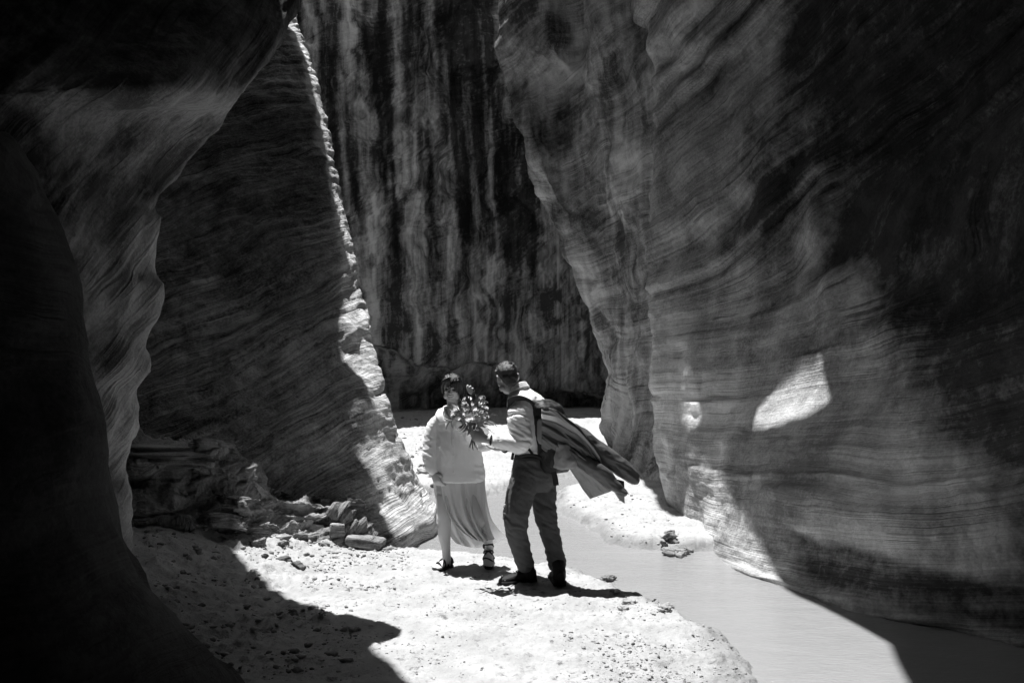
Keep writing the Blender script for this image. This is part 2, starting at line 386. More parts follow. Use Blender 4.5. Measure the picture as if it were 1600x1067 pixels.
# middle buttress on the right, behind the main wall
mid_rows = [
    (-200, [(784, 18.2), (800, 17.4), (850, 16.6), (905, 16.6), (928, 15.6), (980, 15.0), (1060, 14.2), (1200, 13.5)]),
    (0,   [(786, 18.4), (802, 17.6), (850, 16.8), (905, 17.0), (925, 15.8), (980, 15.2), (1060, 14.4), (1200, 13.5)]),
    (75,  [(782, 18.6), (802, 17.8), (860, 16.9), (903, 17.2), (920, 16.0), (980, 15.3), (1060, 14.4), (1200, 13.5)]),
    (130, [(794, 18.7), (815, 18.0), (865, 17.6), (900, 17.2), (915, 16.4), (980, 15.4), (1060, 14.5), (1200, 13.6)]),
    (200, [(808, 18.4), (828, 17.6), (860, 17.8), (890, 17.4), (930, 16.6), (985, 15.5), (1060, 14.5), (1200, 13.6)]),
    (290, [(831, 18.4), (850, 17.6), (880, 17.5), (915, 17.2), (950, 16.5), (990, 15.6), (1060, 14.6), (1200, 13.7)]),
    (380, [(876, 18.4), (892, 17.6), (915, 17.2), (940, 17.0), (965, 16.5), (1000, 15.6), (1060, 14.7), (1200, 13.8)]),
    (480, [(930, 18.4), (940, 17.6), (955, 17.1), (970, 16.8), (990, 16.3), (1015, 15.6), (1060, 14.8), (1200, 13.9)]),
    (560, [(944, 18.4), (952, 17.6), (962, 17.1), (975, 16.7), (995, 16.2), (1020, 15.5), (1060, 14.8), (1200, 13.9)]),
    (640, [(946, 18.4), (954, 17.5), (964, 17.0), (978, 16.6), (998, 16.0), (1022, 15.4), (1060, 14.7), (1200, 13.9)]),
    (700, [(951, 18.2), (958, 17.3), (967, 16.7), (981, 16.2), (1000, 15.5), (1025, 14.8), (1060, 14.2), (1200, 13.8)]),
    (745, [(956, 18.0), (962, 17.0), (970, 16.0), (985, 15.2), (1004, 14.4), (1030, 13.6), (1060, 13.2), (1200, 13.0)]),
    (830, [(956, 18.0), (962, 17.0), (970, 15.8), (985, 14.9), (1004, 14.1), (1030, 13.2), (1060, 12.9), (1200, 12.8)]),
]
mid_bed = bed_plane(-0.35, 0.0, 0.93, 0.5, 0.3)
def mid_varn_shade(G, bed):
    x, y, z = G[..., 0], G[..., 1], G[..., 2]
    n = fbm(np.stack([(x + 0.4 * y) * 1.5, z * 0.35, z * 0 + 1.0], -1), 5, 0.6)
    m = fbm(G * 0.8 + 4.0, 4)
    alc = np.exp(-(((x - 1.75) / 0.5) ** 2 + ((z - 6.9) / 0.7) ** 2)) + 0.8 * np.exp(-(((x - 0.9) / 0.25) ** 2 + ((z - 6.4) / 0.9) ** 2))  # shade of the alcoves, painted in as dark patches
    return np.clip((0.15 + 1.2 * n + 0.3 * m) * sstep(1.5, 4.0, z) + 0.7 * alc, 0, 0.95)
sheet('canyon_wall_right_middle', mid_rows, 240, 380, M_mid, mid_bed, erode(0.16, 0.11, 0.03, 0.02, 1.0, 1.1),
      ret=[(1.2, 1.5, 0.0), (3.5, 3.0, 0.0)], ret_side='left', top=[(14.5, -0.3, 0.0)], varn_shadef=mid_varn_shade)

# main right wall
right_rows = [
    (-150, [(955, 12.6), (1000, 11.6), (1120, 10.6), (1250, 9.6), (1380, 8.6), (1500, 7.7), (1650, 6.8), (1850, 5.8)]),
    (0,   [(1000, 12.6), (1040, 11.7), (1125, 10.9), (1250, 9.9), (1380, 8.8), (1500, 7.8), (1650, 6.8), (1850, 5.7)]),
    (60,  [(1022, 12.6), (1055, 11.8), (1128, 11.0), (1250, 10.0), (1380, 8.8), (1500, 7.8), (1650, 6.8), (1850, 5.7)]),
    (120, [(1043, 12.6), (1065, 12.0), (1135, 11.1), (1250, 10.0), (1380, 8.8), (1500, 7.8), (1650, 6.8), (1850, 5.7)]),
    (240, [(1014, 12.6), (1050, 11.8), (1140, 10.9), (1250, 9.9), (1380, 8.75), (1500, 7.75), (1650, 6.7), (1850, 5.6)]),
    (370, [(1012, 12.5), (1050, 11.7), (1140, 10.7), (1250, 9.75), (1380, 8.65), (1500, 7.65), (1650, 6.6), (1850, 5.5)]),
    (490, [(1021, 12.3), (1048, 11.5), (1150, 10.4), (1250, 9.45), (1380, 8.35), (1500, 7.4), (1650, 6.5), (1850, 5.5)]),
    (600, [(1018, 12.2), (1045, 11.3), (1150, 10.1), (1250, 9.1), (1380, 8.0), (1500, 7.15), (1650, 6.4), (1850, 5.5)]),
    (665, [(1018, 12.2), (1045, 11.2), (1150, 9.75), (1250, 8.75), (1380, 7.75), (1500, 7.0), (1650, 6.3), (1850, 5.5)]),
    (740, [(1030, 12.1), (1055, 11.0), (1150, 9.4), (1250, 8.45), (1380, 7.5), (1500, 6.85), (1650, 6.2), (1850, 5.4)]),
    (800, [(1056, 11.6), (1076, 10.5), (1160, 9.0), (1255, 8.1), (1380, 7.25), (1500, 6.7), (1650, 6.1), (1850, 5.4)]),
    [(1078, 840, 10.6), (1096, 848, 9.8), (1180, 868, 8.5), (1275, 880, 7.75), (1388, 890, 7.0), (1500, 900, 6.55), (1650, 915, 6.0), (1850, 930, 5.3)],
    [(1090, 862, 10.0), (1108, 872, 9.4), (1200, 912, 8.1), (1300, 950, 7.3), (1400, 977, 6.8), (1500, 994, 6.5), (1650, 1020, 6.0), (1850, 1080, 5.4)],
    [(1095, 900, 10.2), (1115, 915, 9.5), (1210, 955, 8.3), (1310, 995, 7.5), (1410, 1030, 7.0), (1510, 1050, 6.7), (1650, 1080, 6.2), (1850, 1150, 5.5)],
]
def right_curve(G):                                    # beds dip to the middle of the wall and climb on both sides; steeper sets above
    x, z = G[..., 0], G[..., 2]
    return -0.14 * (x - 2.1) ** 2 - 0.55 * sstep(2.0, 3.6, z) * (x - 1.8)
right_bed = bed_plane(0.0, 0.05, 1.0, 0.035, 0.6, curve=right_curve)
def right_varn_shade(G, bed):
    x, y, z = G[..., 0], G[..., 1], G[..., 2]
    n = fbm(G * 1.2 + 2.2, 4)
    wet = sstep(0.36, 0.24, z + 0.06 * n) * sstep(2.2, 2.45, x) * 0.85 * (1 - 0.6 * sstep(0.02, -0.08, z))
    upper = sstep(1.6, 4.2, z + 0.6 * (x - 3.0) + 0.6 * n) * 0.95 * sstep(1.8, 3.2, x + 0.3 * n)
    far = sstep(2.95, 3.5, x + 0.15 * n + 0.12 * (z - 1)) * 1.0  # right end fades to near black: shade painted into the colour
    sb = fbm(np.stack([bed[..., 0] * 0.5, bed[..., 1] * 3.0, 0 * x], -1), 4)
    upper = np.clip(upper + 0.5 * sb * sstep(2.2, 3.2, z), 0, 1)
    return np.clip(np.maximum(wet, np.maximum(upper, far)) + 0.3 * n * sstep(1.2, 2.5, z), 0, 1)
def right_disp(G, bed):
    x, y, z = G[..., 0], G[..., 1], G[..., 2]
    d = erode(0.09, 0.05, 0.010, 0.008, 2.0, 1.8)(G, bed)
    d = d + 0.13 * fbm(bed * np.array([0.30, 0.95, 0]) + 7.0, 3) * sstep(-0.2, 0.6, z) + 0.05 * fbm(bed * np.array([0.6, 3.2, 0]) + 1.0, 4) * (0.35 + sstep(1.2, 2.4, z))
    for s0, a, w_ in ((0.93, 0.05, 0.035), (1.02, 0.03, 0.02), (1.75, 0.05, 0.04), (2.5, 0.06, 0.05), (0.33, 0.03, 0.02), (0.18, 0.035, 0.03)):   # notched bedding planes, each with a lip
        wv = bed[..., 1] - s0 + 0.05 * fbm(G * 0.9 + s0 * 9, 3)
        br = sstep(-0.25, 0.2, fbm(G * 0.8 + s0 * 5.0, 2))
        d = d - br * a * np.exp(-(wv / w_) ** 2) + br * 0.6 * a * np.exp(-((wv - 2.2 * w_) / (1.6 * w_)) ** 2)
    d = d * (1 - 0.85 * np.exp(-((x - 2.68) / 0.42) ** 2 - ((z - 1.42) / 0.42) ** 2))          # scoured smooth where the light patch falls
    for (px, py, Y, r, a, asp) in ((1290, 330, 9.5, 0.16, 0.16, 2.6), (1310, 450, 9.0, 0.30, 0.10, 1.0), (1420, 500, 8.0, 0.22, 0.10, 0.5), (1230, 480, 9.5, 0.25, 0.07, 2.0), (1200, 300, 10.3, 0.35, 0.09, 1.0), (1330, 700, 8.0, 0.35, 0.05, 0.6)):
        c = P(px, py, Y); u = (G[..., 0] - c[0]) * 0.8 + (c[1] - G[..., 1]) * 0.5; v = G[..., 2] - c[2] - 0.5 * u
        d = d - a * np.exp(-(u / r) ** 2 - (v / (r * asp)) ** 2)
    return d
right_wall, RG = sheet('canyon_wall_right', right_rows, 440, 460, M_right, right_bed, right_disp, lit_palef=lambda G: 0.6 * sstep(2.0, 1.2, G[..., 2]),  # lower wall paled in colour to strengthen the sunlight on it
      ret=[(0.9, 1.3, 0.0), (3.5, 2.5, 0.0)], ret_side='left', top=[(9, 0.3, 0.0), (14.5, 0.6, 0.0)], varn_shadef=right_varn_shade)

# eroded ledge and rubble bank at the foot of the fin
lc = ((150, 690, 9.1, 905, 7.3), (230, 692, 9.0, 890, 7.6), (300, 694, 8.9, 872, 7.9), (350, 700, 8.9, 852, 8.1), (395, 732, 8.95, 838, 8.35), (440, 776, 9.15, 834, 8.7), (490, 783, 9.2, 833, 8.85), (540, 802, 9.2, 838, 8.95), (580, 842, 9.2, 850, 9.05))
led_rows = [[(px, tp - 4, ty + 0.5) for px, tp, ty, bp, by in lc]]
for t, k in ((0.0, 0.1), (0.07, 0.62), (0.30, 0.58), (0.45, 0.74), (0.62, 0.72), (0.80, 0.88), (1.0, 1.0)):
    led_rows.append([(px, tp + t * (bp - tp), ty + k * (by - ty)) for px, tp, ty, bp, by in lc])
led_rows.append([(px, bp + 60, by - 0.35) for px, tp, ty, bp, by in lc])
def ledge_disp(G, bed):
    q = np.floor(bed[..., 1] * 9 + 0.8 * fbm(G * 2.0, 2))                      # each layer breaks off along its own line
    lay = noise3(np.stack([G[..., 0] * 2.6 + q * 3.7, q * 1.9, q * 0 + 0.5], -1))
    return 0.15 * lay + 0.08 * fbm(G * 3.0, 4) + 0.025 * fbm(G * 9.0, 4, 0.6)
sheet('rock_ledge', led_rows, 300, 220, M_ledge, bed_plane(-0.08, 0.1, 1.0, 0.10, 1.2), ledge_disp)

# added unseen: ring wall against light leaks, slab with slot shaping the sun
ring = [(4.3, 5.3), (4.4, 3.5), (4.0, 0.5), (3.0, -2.5), (0.5, -4.5), (-2.5, -3.0), (-4.5, 0.0), (-6.0, 2.5), (-8, 6), (-9, 12), (-9, 20), (-7, 27), (-2, 30), (5, 30), (9, 26), (9.5, 16), (8, 10), (6, 7), (4.3, 5.3)]
RA = np.array([[(x, y, z) for x, y in ring] for z in (15, 10, 5, 2, -1)], float)
RGd = cr(cr(RA, 260, 1), 50, 0)
RGd = RGd + np.stack([0.35 * fbm(RGd * 0.5, 4), 0.35 * fbm(RGd * 0.5 + 31, 4), 0 * RGd[..., 0]], -1)
me = mesh_np('light_block_ring', RGd.reshape(-1, 3), grid_faces(50, 260))
attr(me, 'bed', np.stack([RGd[..., 0] + RGd[..., 1], RGd[..., 2], 0 * RGd[..., 0]], -1)); attrf(me, 'varnish_shade', np.zeros(RGd.shape[:2]))
tag(link('light_block_ring', me, M_near), kind='structure')

MASKZ = 13.0
def rough_loop(pts, step=0.35, amp=0.10, seed=0):
    out = []
    n = len(pts)
    for i in range(n):
        a, b = np.array(pts[i], float), np.array(pts[(i + 1) % n], float)
        L = np.linalg.norm(b - a); k = max(1, int(L / step)); nrm = np.array([-(b - a)[1], (b - a)[0]]) / (L + 1e-9)
        for j in range(k):
            p = a + (b - a) * j / k
            q = np.array([[p[0] * 1.7 + seed, p[1] * 1.7, 0.3 + seed]])
            out.append(p + nrm * amp * (fbm(q, 3)[0]))
    return out
SLOT = [(1.9, 2.8), (2.25, 5.5), (2.42, 6.3), (2.40, 6.7), (2.20, 7.9), (2.16, 8.9), (2.17, 9.7), (2.13, 10.1), (2.0, 10.64), (1.80, 10.75), (1.72, 11.4), (1.85, 12.6),
        (1.9, 15.0), (1.9, 18.5), (3.0, 22.0), (8.0, 26.0), (8.0, 34.0), (-9.0, 34), (-9.0, 24.0), (-7.0, 16.0), (-3.4, 13.5), (-1.93, 12.3), (-1.78, 11.95), (-1.60, 11.5), (-1.525, 11.15), (-1.40, 10.75), (-1.45, 10.55), (-1.51, 10.33), (-1.56, 10.12), (-1.42, 10.08), (-1.26, 10.02), (-1.27, 9.93), (-1.47, 9.68), (-1.27, 9.5), (-1.12, 9.32), (-1.12, 9.12), (-1.5, 9.0), (-1.95, 8.95),
        (-2.2, 8.6), (-2.2, 8.1), (-2.18, 7.75), (-1.97, 7.35), (-1.55, 6.85), (-1.0, 6.25), (-0.86, 6.05), (-0.9, 5.85), (-0.55, 5.13), (0.1, 3.6), (0.9, 2.4)]
def to_mask(p): return (p[0] + SX * MASKZ, p[1] + SY * MASKZ)
HOLES = [SLOT]

PATCHES = [[(2.565, 9.25), (2.67, 9.30), (2.86, 9.12), (3.05, 8.77), (3.19, 8.56), (3.15, 8.48), (3.075, 8.285), (2.90, 8.50), (2.735, 8.84)],
           [(2.12, 10.76), (2.175, 10.70), (2.235, 10.61), (2.29, 10.46), (2.275, 10.30), (2.25, 10.23)],
           [(2.42, 15.3), (2.49, 14.86), (2.56, 14.54), (2.62, 14.12), (2.62, 14.56), (2.52, 14.93)]]
# holes cut in the slab to throw light patches on the right wall
for k, h in enumerate(PATCHES): HOLES.append(h)
loops = [[(-16, -10), (16, -10), (16, 40), (-16, 40)]] + [[to_mask(p) for p in rough_loop(h, 0.3, 0.05 if k == 0 else 0.012, k)] for k, h in enumerate(HOLES)]
tess = tessellate_polygon([[Vector((x, y, 0)) for x, y in lp] for lp in loops])
flat = [p for lp in loops for p in lp]; nfl = len(flat)
TH = 0.7
verts = [(x, y, MASKZ) for x, y in flat] + [(x + SX * TH, y + SY * TH, MASKZ + TH) for x, y in flat]
fc = [tuple(t) for t in tess] + [tuple(i + nfl for i in t) for t in tess]
off = 0
for lp in loops:
    m = len(lp)
    for i in range(m):
        a, b = off + i, off + (i + 1) % m
        fc.append((a, b, b + nfl)); fc.append((a, b + nfl, a + nfl))
    off += m
me = mesh_np('rim_light_mask', verts, fc)
attr(me, 'bed', [(v[0], v[2], 0) for v in verts]); attrf(me, 'varnish_shade', np.zeros(len(verts)))
tag(link('rim_light_mask', me, M_mask, smooth=False), kind='structure')  # unseen light mask, added in place of the upper canyon walls

# ------------------------------------------------------------------ ground and stream
WZ = -0.12
def gp(px, py, z=WZ):
    Y = F * (CAMZ - z) / (py - HY); return ((px - CX) * Y / F, Y)
water_px = [(1190, 1100), (1184, 1067), (1168, 1035), (1142, 1000), (1092, 978), (1050, 964), (1005, 942), (962, 921), (925, 908), (905, 897), (860, 889), (800, 882), (740, 876),
            (690, 873), (655, 870), (615, 866), (600, 850), (640, 800), (630, 775), (700, 772), (760, 775), (805, 762), (850, 752), (905, 742), (930, 744), (905, 757), (872, 770), (869, 795), (898, 814), (932, 829),
            (948, 850), (1000, 858), (1050, 861), (1100, 862)]
water_poly = np.array([(1.2, 3.6)] + [gp(*q) for q in water_px] + [(2.9, 9.6), (4.6, 8.0), (4.6, 3.5)])
def sdist(x, y, poly):
    """signed distance to a polygon, negative inside"""
    d = np.full(x.shape, 1e9); ins = np.zeros(x.shape, bool); n = len(poly)
    for i in range(n):
        (x0, y0), (x1, y1) = poly[i], poly[(i + 1) % n]
        ex, ey = x1 - x0, y1 - y0
        t = np.clip(((x - x0) * ex + (y - y0) * ey) / (ex * ex + ey * ey + 1e-12), 0, 1)
        d = np.minimum(d, np.hypot(x - x0 - t * ex, y - y0 - t * ey))
        c = ((y0 > y) != (y1 > y)) & (x < ex * (y - y0) / (ey + 1e-12 * (ey == 0)) + x0)
        ins ^= c
    return np.where(ins, -d, d)
def ground_z(x, y, detail=True):
    x = np.asarray(x, float); y = np.asarray(y, float)
    q = np.stack([x, y, 0 * x], -1)
    d = sdist(x, y, water_poly) + 0.09 * fbm(q * 2.3, 4) + 0.04 * fbm(q * 11, 3)
    z = WZ + np.where(d > 0, 0.115 * (1 - np.exp(-np.clip(d, 0, None) / 0.10)) + 0.02 * np.clip(d, 0, 1.5), 0.25 * np.clip(d, -0.6, 0))
    near = sstep(6.8, 5.6, y) * sstep(0.2, 1.0, x)                     # low damp point of the bank
    z = z - near * 0.05 * sstep(0, 0.3, d)
    z = z + np.where(d > 0, 1, 0) * (0.34 * sstep(-1.3, -3.2, x - 0.12 * (y - 8)) * sstep(12, 10, y))
    z = z + 0.4 * sstep(13, 28, y) * sstep(0, 2, d)
    if detail:
        on = sstep(-0.02, 0.12, d)
        clod = np.clip(fbm(q * 9.0 + 3.3, 4) - 0.1, 0, 1)
        patch = np.clip(fbm(q * 1.4 + 8.8, 3) + 0.15, 0, 1)
        left = sstep(-0.9, -1.9, x)
        z = z + on * (0.026 * fbm(q * 3.2, 4) + (0.045 + 0.06 * left) * clod * patch + 0.010 * fbm(q * 24.0, 3) + 0.035 * left * np.clip(fbm(q * 6.0, 4), -0.3, 1))
    return z
xs = np.concatenate([np.linspace(-14, -3.6, 40, endpoint=False), np.linspace(-3.6, 3.6, 620), np.linspace(3.6, 14, 40)[1:]])
ys = [-8.0, -4, 0, 2, 3.5, 4.4]; stp = 0.014
while ys[-1] < 13: ys.append(ys[-1] + stp); stp *= 1.0045
while ys[-1] < 36: ys.append(ys[-1] + stp); stp *= 1.03
ys = np.array(ys)
GXX, GYY = np.meshgrid(xs, ys)
GZ = ground_z(GXX, GYY)
m_sand, n, b = new_mat('sand'); L = n.links.new
geo = nd(n, 'ShaderNodeNewGeometry').outputs['Position']
f1 = noise_n(n, geo, 3.0, 6, 0.65); f2 = noise_n(n, geo, 45.0, 5, 0.7); f3 = noise_n(n, geo, 14.0, 5, 0.7, 0.4)
wet = nd(n, 'ShaderNodeAttribute', attribute_name='damp').outputs['Fac']
mr = nd(n, 'ShaderNodeMapRange'); L(f1, mr.inputs[0]); mr.inputs[1].default_value = 0.3; mr.inputs[2].default_value = 0.7; mr.inputs[3].default_value = 0.32; mr.inputs[4].default_value = 0.46
sp = ramp(n, f3, [(0.30, 0.35), (0.43, 1.0)])
c = math_n(n, 'MULTIPLY', mr.outputs[0], sp)
wf = ramp(n, math_n(n, 'ADD', wet, math_n(n, 'MULTIPLY', math_n(n, 'SUBTRACT', f3, 0.5), 1.0)), [(0.3, 0.0), (0.7, 1.0)])
c = math_n(n, 'MULTIPLY', c, math_n(n, 'SUBTRACT', 1.0, math_n(n, 'MULTIPLY', wf, 0.33)))
L(c, b.inputs['Base Color']); b.inputs['Roughness'].default_value = 0.95; b.inputs['Specular IOR Level'].default_value = 0.15
bp = nd(n, 'ShaderNodeBump'); bp.inputs['Strength'].default_value = 0.7; bp.inputs['Distance'].default_value = 0.02
L(math_n(n, 'ADD', f2, math_n(n, 'MULTIPLY', f3, 0.8)), bp.inputs['Height']); L(bp.outputs[0], b.inputs['Normal'])
me = mesh_np('ground', np.stack([GXX, GYY, GZ], -1).reshape(-1, 3), grid_faces(len(ys), len(xs)))
dd = sdist(GXX, GYY, water_poly)
attrf(me, 'damp', np.clip(0.75 * sstep(0.35, 0.0, dd) + 0.4 * sstep(6.9, 5.6, GYY) * sstep(0.1, 0.9, GXX), 0, 1))
tag(link('ground', me, m_sand), kind='structure')

m_water, n, b = new_mat('muddy_water'); L = n.links.new
geo = nd(n, 'ShaderNodeNewGeometry').outputs['Position']
f1 = noise_n(n, geo, 1.0, 4, 0.5, 0.3, (2.5, 5.0, 1)); f2 = noise_n(n, geo, 1.0, 4, 0.6, 0.8, (12, 40, 1)); f0 = noise_n(n, geo, 1.0, 4, 0.6, 1.0, (1.2, 3.0, 1))
mr = nd(n, 'ShaderNodeMapRange'); L(f0, mr.inputs[0]); mr.inputs[3].default_value = 0.24; mr.inputs[4].default_value = 0.30
L(mr.outputs[0], b.inputs['Base Color']); b.inputs['Roughness'].default_value = 0.12; b.inputs['IOR'].default_value = 1.33
bp = nd(n, 'ShaderNodeBump'); bp.inputs['Strength'].default_value = 0.7; bp.inputs['Distance'].default_value = 0.03
L(math_n(n, 'ADD', math_n(n, 'MULTIPLY', f1, 0.8), math_n(n, 'MULTIPLY', f2, 0.4)), bp.inputs['Height']); L(bp.outputs[0], b.inputs['Normal'])
wx, wy = np.meshgrid(np.linspace(-3, 6, 60), np.linspace(2.5, 20, 80))
wq = np.stack([wx, wy, 0 * wx], -1)
me = mesh_np('stream', np.stack([wx, wy, WZ + 0.002 * noise3(wq * 2)], -1).reshape(-1, 3), grid_faces(80, 60))
tag(link('stream', me, m_water), kind='structure')

# ------------------------------------------------------------------ loose rocks, slabs of the ledge, pebbles
def ico(sub):
    bm = bmesh.new(); bmesh.ops.create_icosphere(bm, subdivisions=sub, radius=1.0)
    v = np.array([q.co[:] for q in bm.verts]); f = np.array([[q.index for q in p.verts] for p in bm.faces]); bm.free()
    return v, f
ICO = {k: ico(k) for k in (1, 2, 3, 4)}
def rock(name, c, size, rot=0.0, tilt=0.0, seed=0, mat=None, sub=3, rough=0.16, lay=0.04, box=0.45):
    v, f = ICO[sub]
    p = np.sign(v) * np.abs(v) ** box
    p = p / np.maximum(1e-6, np.abs(p).max(1))[:, None] ** 0.35
    nrm = v
    d = rough * fbm(v * 1.3 + seed * 3.7, 4) + lay * strata(p[:, 2] * size[2] * 6 + seed, 1.5, 3, 0.8)
    p = p * (1 + d[:, None])
    p[:, :2] *= (1 + 0.10 * n1(p[:, 2] * 4 * 1.0 + seed, 0.3))[:, None]
    p = p * np.array(size) * 0.5
    R = np.array(Matrix.Rotation(rot, 3, 'Z') @ Matrix.Rotation(tilt, 3, 'Y'))
    p = p @ R.T
    me = mesh_np(name, p, f)
    attr(me, 'bed', np.stack([p[:, 0], p[:, 2] + seed, p[:, 1]], -1)); attrf(me, 'varnish_shade', np.zeros(len(p)))
    o = link(name, me, mat or M_ledge)
    o.location = c
    return o

# broken ledge under the fin
LEDGE = 'broken sandstone layers of the ledge under the leaning fin'
slabs = [  # px, py, Y, size, rot, tilt, label
    (258, 712, 8.60, (1.05, 0.9, 0.20), 0.08, 0.02, 'long smooth sandstone slab on top of the dark ledge below the fin'),
    (320, 712, 8.45, (0.26, 0.26, 0.28), 0.5, 0.15, 'small pale block at the right end of the long smooth slab'),
    (372, 742, 8.60, (0.30, 0.3, 0.16), 0.3, -0.2, 'tilted ragged stone right of the pale block on the ledge'),
    (378, 790, 8.25, (0.26, 0.24, 0.14), 0.9, 0.2, 'knobbly stone at the outer corner of the layered ledge'),
    (352, 812, 8.15, (0.34, 0.3, 0.13), 0.2, 0.08, 'flat pale stone at the foot of the ledge beside lit sand'),
    (295, 868, 7.70, (0.30, 0.26, 0.14), 0.8, 0.1, 'flat stone lying in the shaded rubble before the ledge'),
]
for i, (px, py, Y, sz, r, t, lab) in enumerate(slabs):
    tag(rock('ledge_rock', V(px, py, Y), sz, r, t, i * 1.3 + 0.4, sub=4, rough=0.42, lay=0.09, box=0.68), lab, 'rock', LEDGE)
# low bank of rubble at the foot of the fin
ORD = ['first', 'second', 'third', 'fourth', 'fifth', 'sixth', 'seventh', 'eighth', 'ninth', 'tenth', 'eleventh', 'twelfth', 'thirteenth', 'fourteenth', 'fifteenth', 'sixteenth', 'seventeenth', 'eighteenth']
rng = random.Random(5)
M_rub = rock_mat('rubble', 0.10, 0.26, lam_amt=0.3, bump=0.8, blotch=6.0)
for i in range(18):
    px = 402 + i * 9 + rng.uniform(-3, 3); up = (i * 7 % 18) / 18
    py = 824 - 48 * up + 6 * math.sin(i) - 12 * (i / 18) * (1 - up)
    s_ = rng.uniform(0.06, 0.11)
    tag(rock('rubble_stone', V(px, py, 9.02 + 0.25 * up), (s_ * 1.5, s_ * 1.3, s_ * 0.8), rng.uniform(0, 3), rng.uniform(-0.4, 0.4), i + 20.5, M_rub, sub=3, rough=0.7, box=0.9),
        ORD[i] + ' clod from the left in the dark rubble bank under the fin', 'rock', 'clods of the rubble bank under the fin')
for i, (px, py, sz, lab) in enumerate(((572, 846, (0.34, 0.26, 0.09), 'smooth pale sunlit stone leaning against the foot of the fin'),
                                       (604, 860, (0.2, 0.16, 0.07), 'small pale sunlit stone by the water at the tip of the fin'),
                                       (527, 828, (0.16, 0.14, 0.13), 'small bright pebble-like stone where the rubble bank meets lit sand'))):
    Y = 8.9; tag(rock('pale_stone', V(px, py, Y), sz, -0.2 + i, 0.12, 50.2 + i, sub=3, rough=0.12, lay=0.02), lab, 'rock')
# clods: by the foot of the right wall and on the islet
def clods(n, x0, x1, y0, y1, smin, smax, name, label, group, seed, mat=None):
    rg = random.Random(seed)
    for i, px in enumerate(sorted(rg.uniform(x0, x1) for _ in range(n))):
        py = rg.uniform(y0, y1)
        gx, gy = gp(px, py, -0.03); gz = float(ground_z(np.array([gx]), np.array([gy]))[0])
        s_ = rg.uniform(smin, smax)
        tag(rock(name, (gx, gy, max(gz, WZ) + s_ * 0.18), (s_ * 1.25, s_, s_ * 0.6), rg.uniform(0, 6), rg.uniform(-0.5, 0.5), seed + i * 1.1, mat or M_ledge, 3, 0.6, 0.05, 0.85), ORD[i] + ' from the left of the ' + label, 'clod', group)
M_clod = rock_mat('mud_clod', 0.20, 0.42, lam_amt=0.2, bump=0.6)
clods(16, 1028, 1082, 836, 856, 0.05, 0.11, 'mud_clod', 'dark clods on the sand by the right wall', 'clods by the right wall', 61, M_clod)
clods(7, 928, 962, 886, 896, 0.03, 0.08, 'mud_clod', 'small sand lumps on the islet right of the boots', 'lumps on the islet', 75)
clods(14, 655, 690, 715, 748, 0.08, 0.18, 'sand_clod', 'crumbled clods on the far sand left of the woman', 'clods on the far sand', 88, M_clod)
clods(18, 400, 520, 842, 905, 0.04, 0.10, 'sunlit_stone', 'angular stones on the sunlit sand before the ledge', 'stones on the sand before the ledge', 93)
clods(10, 960, 1050, 930, 962, 0.03, 0.07, 'bank_clod', 'dark clods along the low bank beyond the shadow', 'clods along the low bank', 104, M_clod)

def pebbles(name, regions, mat, seed):
    rg = np.random.RandomState(seed); vs, fs = [], []; base = 0
    v0, f0 = ICO[1]
    for (n, x0, x1, y0, y1, smin, smax) in regions:
        px = rg.uniform(x0, x1, n); py = rg.uniform(y0, y1, n)
        Y = F * 1.7 / (py - HY); X = (px - CX) * Y / F
        keep = (fbm(np.stack([X * 2.2, Y * 2.2, 0 * X + 4.4], -1), 3) + rg.uniform(-0.45, 0.45, n) > 0.05) & (sdist(X, Y, water_poly) > 0.05)
        X, Y = X[keep], Y[keep]; Z = ground_z(X, Y)
        sz = smin + (smax - smin) * rg.uniform(0, 1, len(X)) ** 3
        for i in range(len(X)):
            q = v0 * (1 + 0.35 * rg.uniform(-1, 1, (len(v0), 1))) * sz[i] * np.array([1.2, 0.9, 0.6]) * rg.uniform(0.7, 1.2, 3)
            a = rg.uniform(0, 6.28); ca, sa = math.cos(a), math.sin(a)
            q = np.stack([q[:, 0] * ca - q[:, 1] * sa, q[:, 0] * sa + q[:, 1] * ca, q[:, 2]], -1) + np.array([X[i], Y[i], Z[i] + 0.15 * sz[i]])
            vs.append(q); fs.append(f0 + base); base += len(v0)
    me = mesh_np(name, np.concatenate(vs), np.concatenate(fs))
    vv = np.concatenate(vs); attr(me, 'bed', vv); attrf(me, 'varnish_shade', np.zeros(len(vv)))
    return tag(link(name, me, mat, smooth=False), 'scattered small pebbles and crumbs on the pale sand', 'pebbles', kind='stuff')
M_peb = rock_mat('pebble', 0.16, 0.45, lam_amt=0.1, bump=0.2, blotch=9.0)
pebbles('pebbles', [(4200, 380, 1180, 860, 1067, 0.002, 0.010), (3000, 370, 640, 828, 930, 0.003, 0.020), (500, 870, 1060, 770, 856, 0.004, 0.02), (500, 610, 690, 675, 765, 0.01, 0.05),
                    (1500, 880, 1180, 930, 1067, 0.003, 0.014), (900, 200, 560, 850, 1060, 0.006, 0.035)], M_peb, 12)

